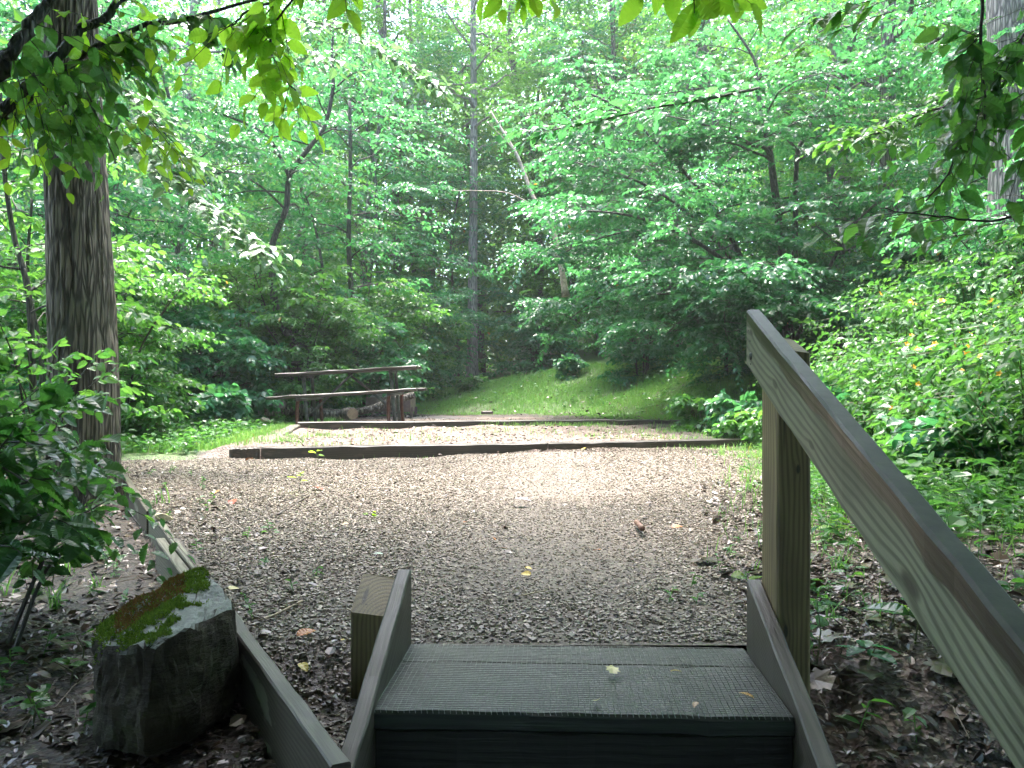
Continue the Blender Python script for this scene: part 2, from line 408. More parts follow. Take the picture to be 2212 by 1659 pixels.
def ground_h(x, y):
    x = np.asarray(x, float); y = np.asarray(y, float)
    pad1 = .715-.045*sst(-1.5, 2.4, x)*sst(4, 9, y)
    mid = .615-.08*np.clip((y-t1y(x))/2.1, 0, 1)
    up = np.full(x.shape, .59)
    h = np.where(y < t1y(x), pad1, np.where(y < t2y(x), mid, up))
    # outside the terrace on the left
    side = .70-.06*sst(7, 10, y)-.02*sst(12, 18, y)
    w = sst(-2.75, -2.95, x+ (y-8.1)*.02); h = np.where(y > 7.5, h*(1-w)+side*w, h)
    # to the right past the timbers' ends all steps blend
    w = sst(2.2, 2.7, x); h = np.where(y > 5, h*(1-w)+(.67-.015*(y-8))*w, h)
    # low ground left of the boards
    low = .86+.05*sst(3, 1.5, y)-.16*sst(5.2, 8.0, y)+.02*(bl(y)-x)
    low = np.where(y > 6.5, np.maximum(low*(1-sst(6.5, 8.5, y))+side*sst(6.5, 8.5, y), .6), low)
    h = np.where((x < bl(y)) & (y < 9), low, h)
    # ground falls beside and under the stair
    fall = .45*np.clip(2.3-y, 0, 1.9)
    lowr = .735+fall
    h = np.where((y < 2.35) & (x > -.5), np.where(x > .58, lowr, .95+.36*np.clip(2.0-y, 0, 2)), h)
    h = np.where((y < 1.75) & (x <= -.5) & (x < bl(y)), np.maximum(h, .88+.36*(1.75-np.clip(y, -.2, 1.75))), h)
    h = np.where(y < 0, np.maximum(h, 1.6), h)
    # bank
    d = bank_dist(x, y); dd = np.clip(d, 0, None)
    rise = .30*np.minimum(dd, 3.2)*sst(0, .8, dd)+.11*np.clip(dd-3.2, 0, 45)
    lf = .48+.52*sst(-1.6, 1.9, x)
    h = h-rise*lf
    return h-und(x, y)*1.2
def ground_z(x, y): return EYE-ground_h(x, y)

def axis(segs):
    out = [segs[0][0]]
    for a, b, s in segs: out += list(np.linspace(a, b, max(2, int(round((b-a)/s))+1))[1:])
    return np.array(out)
gx = axis([(-150, -30, 12), (-30, -8, 1), (-8, -4, .2), (-4, 4.5, .05), (4.5, 9, .2), (9, 30, 1), (30, 150, 12)])
gy = axis([(-60, -5, 5), (-5, 1, .3), (1, 12.6, .05), (12.6, 20, .12), (20, 40, 1), (40, 170, 10)])
X, Y = np.meshgrid(gx, gy)
Z = ground_z(X, Y)
inpad = (Y < t1y(X)-.12) & (X > bl(Y)-.0) & (Y > 1.7)
Z = np.where(inpad & (X < .9+(Y-2.3)*.22), Z-.05, Z)
Z = np.where((X < -.28) & (X > -1.0) & (X > bl(Y)-.02) & (Y > 1.6) & (Y < 2.55), Z-.13, Z)
nx, ny = len(gx), len(gy)
mb = MB(); i = np.arange(ny-1)[:, None]*nx; j = np.arange(nx-1)[None]
mb.add(np.stack([X, Y, Z], -1).reshape(-1, 3), np.stack([i+j, i+j+1, i+nx+j+1, i+nx+j], -1).reshape(-1, 4))

def zones(X, Y):
    bd = bank_dist(X, Y)
    trod = ((X > bl(Y)-.05) & (Y > 1.9)).astype(float)*(1-sst(-1.6, -.4, bd))*(1-sst(-3.0, -2.6, -X-0.0)*0)
    trod = trod*np.where(Y < 7.5, 1-sst(.9+(Y-2.3)*.25, 1.35+(Y-2.3)*.28, X), 1-sst(2.0, 3.0, X))
    trod = trod*np.where(Y > 7.8, sst(-3.1, -2.7, X), 1)*(1-sst(17.5, 19, Y))
    grass = np.maximum(sst(-.6, .4, bd), np.where(Y > 7.5, sst(-2.7, -3.2, X), 0))*sst(2.5, 5, Y)
    ash = np.exp(-((X+1.7)/1.3)**2-((Y-15)/1.2)**2)
    return trod, grass, ash
trod, grs, ash = zones(X, Y)
def ground_mat():
    m, nt, out = newmat('ground_soil'); g = NT(nt); tc = g.n('ShaderNodeTexCoord').outputs['Object']
    at_ = g.n('ShaderNodeAttribute', attribute_name='zone'); sp = g.n('ShaderNodeSeparateColor'); g.l(at_.outputs[0], sp.inputs[0])
    n1 = g.noise(tc, 2.2, 5, .6); n2 = g.noise(tc, 30, 5, .7); n3 = g.noise(tc, 120, 3, .7)
    soil = g.mix(g.ramp(n2, .35, .7), (.012, .009, .006), (.05, .034, .023))
    vo = g.n('ShaderNodeTexVoronoi'); g.l(tc, vo.inputs[0]); vo.inputs['Scale'].default_value = 62
    vsep = g.n('ShaderNodeSeparateColor'); g.l(vo.outputs[1], vsep.inputs[0])
    dirt = g.mix(g.ramp(vsep.outputs[0], .1, .9), (.06, .04, .031), (.14, .10, .08))
    dirt = g.mix(g.ramp(n1, .4, .62, 0, .6), dirt, (.10, .055, .042)); dirt = g.mix(g.ramp(n3, .35, .75, 0, .6), dirt, (.10, .075, .06))
    green = g.mix(g.ramp(n2, .35, .65), (.04, .055, .018), (.085, .16, .035))
    edge = g.math('MULTIPLY', g.math('SUBTRACT', g.noise(tc, 3.5, 4), .5), .9)
    c = g.mix(g.ramp(g.math('ADD', sp.outputs[0], edge), .35, .6), soil, dirt)
    c = g.mix(g.ramp(g.math('ADD', sp.outputs[1], edge), .4, .7), c, green)
    c = g.mix(g.ramp(g.math('ADD', sp.outputs[2], g.math('MULTIPLY', edge, .6)), .35, .8, 0, .85), c, (.035, .033, .036))
    p = g.n('ShaderNodeBsdfPrincipled'); g.l(c, p.inputs[0]); p.inputs['Roughness'].default_value = .62
    hh = g.math('ADD', n2, g.math('MULTIPLY', vo.outputs[0], 1.0)); g.l(g.bump(hh, .7, .012), p.inputs['Normal']); g.l(p.outputs[0], out.inputs[0]); return m
ground = mb.build('ground', ground_mat(), smooth=True); props(ground, kind='structure', label='forest floor of dark soil, trodden dirt and grassy bank')
ca = ground.data.color_attributes.new('zone', 'FLOAT_COLOR', 'POINT')
ca.data.foreach_set('color', np.stack([trod, grs, ash, np.ones_like(ash)], -1).astype(np.float32).ravel())

# gravel sheet, cut exactly along the retaining boards
def gravel_mat():
    m, nt, out = newmat('gravel_bed'); g = NT(nt); tc = g.n('ShaderNodeTexCoord').outputs['Object']
    v1 = g.n('ShaderNodeTexVoronoi'); g.l(tc, v1.inputs[0]); v1.inputs['Scale'].default_value = 75; v1.inputs['Randomness'].default_value = 1
    s1 = g.n('ShaderNodeSeparateColor'); g.l(v1.outputs[1], s1.inputs[0])
    c = g.ramp3(s1.outputs[0], [(0, (.04, .03, .023)), (.3, (.105, .082, .063)), (.6, (.165, .132, .103)), (.85, (.23, .19, .15)), (1, (.32, .27, .22))])
    e = g.ramp(v1.outputs[0], .25, .75, 0, .75); c = g.mix(e, c, (.06, .045, .037))
    n1 = g.noise(tc, 1.6, 4, .6); c = g.mix(g.ramp(n1, .45, .7, 0, .5), c, (.17, .125, .10))
    fine = g.noise(tc, 160, 3, .7); c = g.mix(g.ramp(fine, .4, .7, 0, .4), c, (.07, .055, .045))
    p = g.n('ShaderNodeBsdfPrincipled'); g.l(c, p.inputs[0]); p.inputs['Roughness'].default_value = .5
    h = g.math('SUBTRACT', 1, v1.outputs[0]); g.l(g.bump(g.math('ADD', h, fine), .8, .01), p.inputs['Normal']); g.l(p.outputs[0], out.inputs[0]); return m
mb = MB()
def xr(y): return .97+(y-2.3)*.27
def strip(y0, y1, ny, xl, xrf, nx, sink):
    ys = np.linspace(y0, y1, ny); V = []
    for yv in ys:
        a, b = xl(yv), xrf(yv); xs = np.linspace(a, b, nx); zz = EYE-gravel_h(xs, np.full(nx, yv))
        if sink: zz = zz-.09*sst(b-.35, b, xs)
        yy = np.full(nx, yv); V.append(np.stack([xs, yy, zz], -1))
    i = np.arange(ny-1)[:, None]*nx; j = np.arange(nx-1)[None]
    mb.add(np.concatenate(V), np.stack([i+j, i+j+1, i+nx+j+1, i+nx+j], -1).reshape(-1, 4))
def xs_left(y): return -.43+.0484*y+.004
strip(1.70, 2.33, 20, lambda y: min(bl(y)-.012, xs_left(y)-.002), xs_left, 16, False)
V0 = 2.33
strip(V0, 8.5, 150, lambda y: bl(y)-.012 if y < 7.6 else max(bl(y), -3.6-(y-7.6)*.1), xr, 130, True)
gravel = mb.build('path', gravel_mat(), smooth=True); props(gravel, kind='structure', label='gravel pad in front of the stair')
# trim the sheet behind the front timber
bm = bmesh.new(); bm.from_mesh(gravel.data)
bmesh.ops.delete(bm, geom=[v for v in bm.verts if v.co.y > t1y(v.co.x)-.06 and v.co.x > -2.72], context='VERTS'); bm.to_mesh(gravel.data); bm.free()

def scatter_region(rng, n, x0, x1, y0, y1, ok):
    x = rng.uniform(x0, x1, n); y = rng.uniform(y0, y1, n); m = ok(x, y); return x[m], y[m]
def in_pad(x, y): return (x > bl(y)+.015) & (y < t1y(x)-.03) & ~((y < 2.35) & (x > xs_left(y)-.02)) & (y > 1.72)

def stones(mb, rng, x, y, z, size, flat=.55, mi=0):
    N = len(x)
    c = np.array([(-1, -1, -1), (1, -1, -1), (1, 1, -1), (-1, 1, -1), (-1, -1, 1), (1, -1, 1), (1, 1, 1), (-1, 1, 1)], float)*.5
    V = c[None]*np.array([1, .75, flat])*(1+rng.normal(0, .22, (N, 8, 3)))
    V[:, 4:, :2] *= rng.uniform(.45, .85, (N, 1, 1))
    a = rng.uniform(0, 6.28, N); ca, sa = np.cos(a), np.sin(a)
    tx = rng.normal(0, .15, N); ty = rng.normal(0, .15, N)
    Vx = V[..., 0]*ca[:, None]-V[..., 1]*sa[:, None]; Vy = V[..., 0]*sa[:, None]+V[..., 1]*ca[:, None]
    Vz = V[..., 2]*.95+Vx*tx[:, None]+Vy*ty[:, None]
    V = np.stack([Vx, Vy, Vz], -1)*size[:, None, None]+np.stack([x, y, z], -1)[:, None]
    f = np.array([(0, 3, 2, 1), (4, 5, 6, 7), (0, 1, 5, 4), (1, 2, 6, 5), (2, 3, 7, 6), (3, 0, 4, 7)])
    mb.add(V.reshape(-1, 3), [(f[None]+(np.arange(N)*8)[:, None, None]).reshape(-1, 4)], mi)
rng = R(5)
STONE = island('gravel_stone', [(.035, .026, .02), (.10, .076, .058), (.16, .126, .098), (.215, .172, .132), (.30, .245, .19), (.17, .145, .122), (.40, .335, .265), (.125, .098, .074)], .45, .5)
mb = MB()
def worn(x, y): return np.exp(-((x-.05-.04*y)/.55)**2)*sst(2.6, 3.2, y)
for (n, y0, y1, s0, s1) in ((75000, 1.7, 3.4, .005, .019), (80000, 3.4, 5.5, .006, .018), (70000, 5.5, 9.6, .007, .020)):
    x, y = scatter_region(rng, n, -4.2, 3.2, y0, y1, in_pad)
    keep = (rng.uniform(size=len(x)) < 1-.55*worn(x, y)) & (rng.uniform(size=len(x)) < 1-sst(xr(y)-.35, xr(y)+.35, x)*.93)
    x, y = x[keep], y[keep]; s = s0+(s1-s0)*rng.beta(1.3, 3.2, len(x))*(1-.5*worn(x, y))
    z = EYE-np.where(x < xr(y)-.2, gravel_h(x, y), ground_h(x, y)-.004)+s*.1
    stones(mb, rng, x, y, z, s*1.25)
x, y = scatter_region(rng, 7000, -2.5, 2.6, 8.0, 14.5, lambda x, y: (y > t1y(x)+.1) & (np.abs(y-t2y(x)) > .1)); s = .008+.022*rng.beta(1.2, 4, len(x))
stones(mb, rng, x, y, ground_z(x, y)+s*.08, s*1.2)
# loose stones in the litter on both sides
x, y = scatter_region(rng, 5200, .66, 3.2, 1.5, 4.6, lambda x, y: (x > .7))
s = .007+.022*rng.beta(1.3, 4, len(x)); stones(mb, rng, x, y, ground_z(x, y)+s*.1, s*1.2)
x, y = scatter_region(rng, 500, -1.8, -.4, 1.3, 3.2, lambda x, y: x < bl(y)-.05)
s = .007+.025*rng.beta(1.3, 4, len(x)); stones(mb, rng, x, y, ground_z(x, y)+s*.1, s*1.2)
gs = mb.build('gravel_stones', STONE); props(gs, 'loose angular beige and grey gravel stones covering the pad', 'gravel', kind='stuff')

# leaf litter
LITTER = island('litter_leaf', [(.018, .011, .007), (.035, .020, .012), (.065, .036, .022), (.025, .015, .010), (.10, .062, .04), (.05, .024, .014), (.14, .10, .075), (.03, .017, .011)], .32, .5)
def flat_leaves(mb, rng, x, y, z, L, T, tilt=.35, mi=0, ratio=.62):
    N = len(x); a = rng.uniform(0, 6.28, N)
    d = np.stack([np.cos(a), np.sin(a), rng.normal(0, tilt, N)], -1); n = np.array([0, 0, 1.])+rng.normal(0, tilt, (N, 3))
    add_leaves(mb, np.stack([x, y, z], -1), d, n, L, L*ratio, T, mi)
mb = MB()
x, y = scatter_region(rng, 5200, .66, 4.2, 1.3, 6, lambda x, y: (x > .68+(y-2.3)*.16) & ((y > 2.2) | (x > .68)))
flat_leaves(mb, rng, x, y, ground_z(x, y)+rng.uniform(.002, .02, len(x)), rng.uniform(.02, .058, len(x)), T_MID, .35)
x, y = scatter_region(rng, 6000, .68, 2.7, 1.2, 3.4, lambda x, y: (x > .68+(y-2.3)*.16))
flat_leaves(mb, rng, x, y, ground_z(x, y)+rng.uniform(.002, .02, len(x)), .012+.045*rng.beta(1.3, 3, len(x)), T_MID, .4, ratio=.5)
x, y = scatter_region(rng, 5000, -2.6, -.4, 1.2, 3.4, lambda x, y: x < bl(y)-.05)
flat_leaves(mb, rng, x, y, ground_z(x, y)+rng.uniform(.002, .02, len(x)), .012+.045*rng.beta(1.3, 3, len(x)), T_MID, .4, ratio=.5)
x, y = scatter_region(rng, 120, .75, 2.6, 1.7, 3.6, lambda x, y: x > .7)
flat_leaves(mb, rng, x, y, ground_z(x, y)+.018, rng.uniform(.05, .10, len(x)), T_MAP, .3, ratio=.9)
x, y = scatter_region(rng, 120, -2.6, -.5, 1.5, 3.6, lambda x, y: x < bl(y)-.08)
flat_leaves(mb, rng, x, y, ground_z(x, y)+.018, rng.uniform(.05, .10, len(x)), T_MAP, .3, ratio=.9)
x, y = scatter_region(rng, 9000, -4.6, -.35, 1.2, 7.6, lambda x, y: x < bl(y)-.05)
flat_leaves(mb, rng, x, y, ground_z(x, y)+rng.uniform(.002, .025, len(x)), rng.uniform(.02, .06, len(x)), T_MID, .35)
x, y = scatter_region(rng, 1100, -3.4, -.3, 1.75, 8.2, lambda x, y: in_pad(x, y) & (x < bl(y)+.25+.25*rng.uniform(size=len(x))))
flat_leaves(mb, rng, x, y, EYE-gravel_h(x, y)+.012, rng.uniform(.025, .06, len(x)), T_MID, .25)
x, y = scatter_region(rng, 260, -2.6, 2.3, 2.6, 9.2, in_pad)
flat_leaves(mb, rng, x, y, EYE-gravel_h(x, y)+.014, rng.uniform(.02, .05, len(x)), T_MID, .25)
x, y = scatter_region(rng, 1500, -2.5, 2.4, 8.2, 14.5, lambda x, y: y > t1y(x)+.1)
flat_leaves(mb, rng, x, y, ground_z(x, y)+.01, rng.uniform(.03, .07, len(x)), T_MID, .25)
x, y = scatter_region(rng, 1500, -2.5, 3.4, 9, 20, lambda x, y: (bank_dist(x, y) > -.6) & (bank_dist(x, y) < 2.5))
flat_leaves(mb, rng, x, y, ground_z(x, y)+rng.uniform(.01, .08, len(x)), rng.uniform(.04, .09, len(x)), T_MID, .35)
lit = mb.build('leaf_litter', LITTER); props(lit, 'wet brown dead leaves matted over the forest floor', 'leaf litter', kind='stuff')
# fine dead twigs and needles
mb = MB()
for k in range(330):
    if k % 3: xx = rng.uniform(.7, 3); yy = rng.uniform(1.6, 4.5); zz = float(ground_z(xx, yy))
    else:
        yy = rng.uniform(1.8, 6); xx = bl(yy)-rng.uniform(-.45, 1.4)
        zz = float(ground_z(xx, yy)) if xx < bl(yy) else EYE-float(gravel_h(xx, yy))
        if yy < 2.4 and xx > -.5: continue
    a = rng.uniform(0, 3.14); l = rng.uniform(.04, .16); d = np.array([math.cos(a), math.sin(a), 0])*l
    p = np.array([xx, yy, zz+.014]); tube(mb, [p-d, p+[0, 0, rng.uniform(0, .015)], p+d+rng.normal(0, .02, 3)*[1, 1, .2]], [.0016, .002, .001], 4)
tw = mb.build('twig_litter', plain('dead_twig', (.05, .035, .025), (.2, .15, .11), 40)); props(tw, 'thin dead twigs strewn among the leaf litter', 'twigs', kind='stuff')

# ------------------------------------------------------------------ wooden stair
def st(s, t, z): return np.array([s*.9988+t*.0484, t*.9988-s*.0484, z])
U = (.0484, .9988, 0); VV = (.9988, -.0484, 0)
TZ = EYE-.71
RAILM = wood_mat('rail_wood', (.22, .225, .155), (.065, .065, .042), .5, .019, (.03, -.11),
                 knots=((.32, -.015, .016), (.62, -.035, .013), (1.12, -.03, .024), (.05, .03, .012), (1.75, .01, .02)), wetcol=(.030, .018, .012), wetcut=.030)
RAILTOP = plain('rail_top_wet', (.018, .018, .012), (.042, .042, .03), 14, .5, .25, 0, .35)
POSTM = wood_mat('post_wood', (.22, .17, .075), (.10, .073, .034), .6, .013, (.09, .07), knots=((.55, .02, .010), (.95, -.01, .008)))
STRM = wood_mat('stringer_wood', (.075, .066, .05), (.036, .029, .021), .5, .01, (.02, -.12), knots=((.15, .02, .01),))
TREADM = wood_mat('tread_wood', (.023, .031, .024), (.009, .013, .010), .5, .02, (.0, -.4))
RISER = wood_mat('riser_wood', (.014, .015, .012), (.007, .007, .006), .6, .02)
WIRE = plain('wire_grey', (.16, .175, .165), (.28, .30, .29), 80, .4, .1, .5)
BOLTM = plain('bolt_steel', (.05, .05, .045), (.10, .10, .09), 120, .45, .3, .8)

stair = empty('wooden_stair', st(.06, 1.83, TZ-.7), 'weathered wooden stair top with wire mesh on the tread and a handrail on its right', 'stair')
def child(o, par):
    o.parent = par; o.matrix_parent_inverse = par.matrix_basis.inverted()
bpy.context.view_layer.update()
s0, s1 = -.390, .511
def keep(o, nm=None): child(o, stair); return o
# two tread planks
keep(plank('tread', st(s0, 2.0, TZ-.022), st(s1, 2.0, TZ-.022), .333, .044, TREADM, bev=.007, seed=1, wob=.001))
keep(plank('tread', st(s0, 2.242, TZ-.023), st(s1, 2.242, TZ-.023), .137, .042, TREADM, bev=.005, seed=2, wob=.001))
keep(plank('riser_board', st(s0, 1.868, TZ-.112), st(s1, 1.868, TZ-.112), .038, .13, RISER, bev=.004, seed=3))
keep(plank('riser_board', st(s0, 2.33, TZ-.10), st(s1, 2.33, TZ-.10), .03, .18, RISER, bev=.004, seed=4))
# lower tread and its riser, below the picture
for k in (1, 2):
    keep(plank('tread', st(s0, 2.0-.46*k, TZ-.17*k-.022), st(s1, 2.0-.46*k, TZ-.17*k-.022), .333, .044, TREADM, bev=.007, seed=10+k))
    keep(plank('tread', st(s0, 2.242-.46*k, TZ-.17*k-.023), st(s1, 2.242-.46*k, TZ-.17*k-.023), .137, .042, TREADM, bev=.005, seed=12+k))
    keep(plank('riser_board', st(s0, 1.868-.46*k, TZ-.17*k-.112), st(s1, 1.868-.46*k, TZ-.17*k-.112), .038, .13, RISER, bev=.004, seed=14+k))
# half-inch wire mesh over the top tread
wm = MB(); rw = R(8)
W0, W1, Tt0, Tt1 = s0+.003, s1-.003, 1.840, 2.306
for a in np.arange(W0, W1, .0127):
    ts = np.linspace(Tt0, Tt1, 14); ph = rw.uniform(0, 6)
    bowx = .0025*np.sin(ts*9+ph*.3)+rw.normal(0, .0005, 14)
    pts = [st(a+b, t, TZ+.0024+.0008*math.sin(t*40+ph)) for t, b in zip(ts, bowx)]
    pts = [st(a, Tt0-.006, TZ-.004)]+pts
    tube(wm, pts, 0.0008, 3, cap=False)
for t in np.arange(Tt0+.004, Tt1, .0127):
    ss = np.linspace(W0, W1, 24); pts = [st(s, t+.0018*math.sin(s*6+t*30)+rw.normal(0, .0004), TZ+.0030+.0008*math.sin(s*30+t*50)) for s in ss]
    tube(wm, pts, 0.0008, 3, cap=False)
keep(wm.build('wire_mesh', WIRE))
# stringers: slope 20 degrees, plumb cut at the far end
sl = math.tan(math.radians(20)); cosl = math.cos(math.radians(20))
def sloped(name, s, t_far, z_far_top, t_near, depth, mat, seed, knots=None, thick=.038, bev=.004, wob=.0007):
    # local x runs from the far end down towards the viewer
    zt = lambda t: z_far_top-(t_far-t)*sl
    off = depth/2/cosl
    p0 = st(s, t_far, zt(t_far)-off); p1 = st(s, t_near, zt(t_near)-off)
    mbx = plank_mb(np.linalg.norm(p1-p0), thick, depth, bev=bev, n=26, seed=seed, wob=wob, cut0=-sl, cut1=-sl)
    M = frame(p0, p1-p0); return mbx.build(name, mat, None, matrix=M)
keep(sloped('stringer', s0-.019, 2.325, EYE-.510, .6, .30, STRM, 21))
keep(sloped('stringer', s1+.021, 2.285, EYE-.518, .6, .30, STRM, 22))
# posts
def post(s_a, s_b, t_a, t_b, z0, ztf, ztr, seed):
    r = R(seed); rings = []; n = 12; mbp = MB(); b = .005
    ds, dt = (s_b-s_a)/2, (t_b-t_a)/2
    prof = [(-ds+b, -dt), (ds-b, -dt), (ds, -dt+b), (ds, dt-b), (ds-b, dt), (-ds+b, dt), (-ds, dt-b), (-ds, -dt+b)]
    V = []
    for q in range(n):
        for (a, c) in prof:
            zt = ztf+(ztr-ztf)*(c+dt)/(2*dt)-.012*max(0, a/ds)**2
            V.append((z0+(zt-z0)*q/(n-1)-z0, c+r.normal(0, .0006), -a+r.normal(0, .0006)))
    i = np.arange(n-1)[:, None]*8; j = np.arange(8)[None]; j2 = (j+1) % 8
    mbp.add(np.array(V), [np.stack([i+j, i+j2, i+8+j2, i+8+j], -1).reshape(-1, 4), np.arange(8)[None, ::-1].copy(), np.arange(8)[None]+(n-1)*8])
    c = st((s_a+s_b)/2, (t_a+t_b)/2, z0)
    M = Matrix.Identity(4)
    for k in range(3): M[k][0] = (0, 0, 1)[k]; M[k][1] = U[k]; M[k][2] = -VV[k]; M[k][3] = c[k]
    return keep(mbp.build('post', POSTM, None, matrix=M))
post(.552, .634, 2.13, 2.285, TZ-.45, EYE+.086, EYE+.128, 31)
post(-.521, -.431, 2.165, 2.312, TZ-.4, EYE-.586, EYE-.520, 32)
rail = keep(sloped('handrail', s1+.021, 2.292, EYE+.198, .2, .140, RAILM, 41, bev=.005, wob=.0008))
rail.data.materials.append(RAILTOP)
for p in rail.data.polygons:
    if p.normal.z > .6: p.material_index = 1
# carriage bolt heads and nail holes on the rail
def dome(mb, c, nrm, r, h, k=10):
    c = np.array(c); nrm = norm(np.array(nrm, float)); a = norm(np.cross(nrm, [0, 0, 1.])); b = np.cross(nrm, a); V = []; m = 4
    for q in range(m):
        ang = q/(m-1)*math.pi/2
        for j in range(k):
            w = j*2*math.pi/k; V.append(c+nrm*h*math.sin(ang)+(a*math.cos(w)+b*math.sin(w))*r*max(.05, math.cos(ang)))
    i = np.arange(m-1)[:, None]*k; j = np.arange(k)[None]; j2 = (j+1) % k
    mb.add(np.array(V), [np.stack([i+j, i+j2, i+k+j2, i+k+j], -1).reshape(-1, 4), (np.arange(k)[None]+(m-1)*k)])
for (s, t, z, r) in ((s1+.001, 2.235, EYE+.072, .011), (s1+.001, 2.245, EYE+.112, .003), (s1+.001, 2.262, EYE+.140, .0022), (s1+.001, 2.238, EYE+.052, .003)):
    b = MB(); dome(b, st(s, t, z), (-.9988, .0484, 0), r, r*.45)
    o = b.build('bolt' if r > .005 else 'nail_head', BOLTM, smooth=True); child(o, rail); o.matrix_parent_inverse = (stair.matrix_basis @ rail.matrix_parent_inverse @ rail.matrix_basis).inverted()

# ------------------------------------------------------------------ retaining boards and kerb timbers
BOARD = wood_mat('board_wood', (.085, .075, .055), (.035, .028, .02), .5, .012, (.02, -.2), stain=((.19, .20, .15), .60))
BOARD2 = wood_mat('board_wood_pale', (.17, .165, .125), (.075, .065, .045), .55, .011, (.02, -.15))
TIMBER = wood_mat('kerb_timber', (.045, .038, .030), (.020, .016, .013), .45, .02, (.02, -.2), stain=((.065, .05, .04), .62))
TIMBERG = wood_mat('kerb_timber_green', (.10, .095, .065), (.055, .05, .033), .6, .02)
def board(y0, y1, h0, h1, depth, thick, mat, label, seed, dx=0., tilt=0.):
    a = np.array([bl(y0)+dx, y0, EYE-h0-depth/2]); b = np.array([bl(y1)+dx, y1, EYE-h1-depth/2])
    o = plank('retaining_board', a, b, thick, depth, mat, None, bev=.004, n=12, seed=seed, wob=.0009)
    return props(o, label, 'board', 'boards holding back the gravel')
board(1.60, 2.62, .712, .70, .235, .040, BOARD, 'dark plank edging the gravel between the mossy rock and the stair', 51, -.02)
board(2.5, 4.72, .702, .700, .235, .034, BOARD2, 'grey plank edging the gravel, lying directly behind the mossy rock', 52, -.012)
board(2.6, 3.95, .700, .715, .22, .042, BOARD2, 'short outer plank doubled against the edging behind the mossy rock', 53, -.060)
board(4.70, 6.9, .700, .680, .26, .040, BOARD, 'far plank edging the gravel beside the foot of the big oak', 54, -.02)
def timber(x0, x1, yf, h0, h1, depth, mat, label, seed, w=.13, y_override=None):
    a = np.array([x0, yf(x0) if y_override is None else y_override[0], EYE-h0-depth/2]); b = np.array([x1, yf(x1) if y_override is None else y_override[1], EYE-h1-depth/2])
    o = plank('kerb_timber', a, b, w, depth, mat, None, bev=.009, n=16, seed=seed, wob=.0028)
    return props(o, label, 'timber', 'landscape timbers stepping up to the table')
timber(-2.40, .35, lambda x: t1y(x)-.03, .605, .604, .16, TIMBER, 'dark front kerb timber nearest the gravel, long left length', 61)
timber(.36, 2.55, lambda x: t1y(x)-.03, .606, .598, .16, TIMBER, 'dark front kerb timber nearest the gravel, right length ending in weeds', 62)
timber(-2.68, -2.41, lambda x: t1y(x)-.035, .607, .606, .165, TIMBER, 'short butt end block of the front kerb timber on its left', 63)
timber(-2.60, 1.3, t2y, .462, .466, .15, TIMBER, 'rear kerb timber just in front of the picnic table', 64)
timber(1.31, 2.9, t2y, .468, .50, .13, TIMBER, 'right length of the rear kerb timber at the edge of the grass bank', 65)
o = plank('kerb_timber', (-2.62, 8.8, EYE-.715), (-2.62, 10.3, EYE-.565), .13, .15, TIMBERG, None, bev=.01, n=20, seed=66, wob=.005)
props(o, 'pale weathered side timber running back between the two kerbs', 'timber', 'landscape timbers stepping up to the table')

# ------------------------------------------------------------------ mossy rock
def rock_obj(name, pts, mats, cuts=5, amp=.008, seed=0, freq=9., soft=0):
    bm = bmesh.new()
    for p in pts: bm.verts.new(p)
    r = bmesh.ops.convex_hull(bm, input=bm.verts)
    bmesh.ops.delete(bm, geom=[v for v in bm.verts if not v.link_faces], context='VERTS')
    bmesh.ops.subdivide_edges(bm, edges=bm.edges, cuts=cuts, use_grid_fill=True)
    bmesh.ops.triangulate(bm, faces=bm.faces)
    for _ in range(soft): bmesh.ops.smooth_vert(bm, verts=bm.verts, factor=.5, use_axis_x=True, use_axis_y=True, use_axis_z=True)
    bm.normal_update()
    from mathutils import noise
    off = Vector((seed*3.1, seed*1.7, 0))
    for v in bm.verts:
        n = noise.fractal(v.co*freq+off, 1, 2, 5); v.co += v.normal*amp*n*1.4
        n2 = noise.cell(v.co*freq*1.7+off); v.co += v.normal*amp*(n2-.5)*.5
    me = bpy.data.meshes.new(name); bm.to_mesh(me); bm.free()
    for m in mats: me.materials.append(m)
    o = bpy.data.objects.new(name, me); COL.objects.link(o); return o
def rock_mat():
    m, nt, out = newmat('rock_stone'); g = NT(nt); tc = g.n('ShaderNodeTexCoord').outputs['Object']; geo = g.n('ShaderNodeNewGeometry')
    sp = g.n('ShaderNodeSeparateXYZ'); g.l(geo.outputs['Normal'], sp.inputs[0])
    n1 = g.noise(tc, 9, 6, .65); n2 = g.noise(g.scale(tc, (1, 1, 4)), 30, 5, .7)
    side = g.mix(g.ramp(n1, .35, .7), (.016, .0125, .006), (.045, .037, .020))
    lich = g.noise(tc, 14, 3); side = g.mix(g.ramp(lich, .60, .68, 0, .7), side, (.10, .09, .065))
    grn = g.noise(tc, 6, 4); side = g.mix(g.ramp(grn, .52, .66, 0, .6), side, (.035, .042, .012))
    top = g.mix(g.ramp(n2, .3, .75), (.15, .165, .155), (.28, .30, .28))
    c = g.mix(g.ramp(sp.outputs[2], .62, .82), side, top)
    p = g.n('ShaderNodeBsdfPrincipled'); g.l(c, p.inputs[0]); p.inputs['Roughness'].default_value = .7; p.inputs['Specular IOR Level'].default_value = .2
    g.l(g.bump(g.math('ADD', n1, n2), .9, .014), p.inputs['Normal']); g.l(p.outputs[0], out.inputs[0]); return m
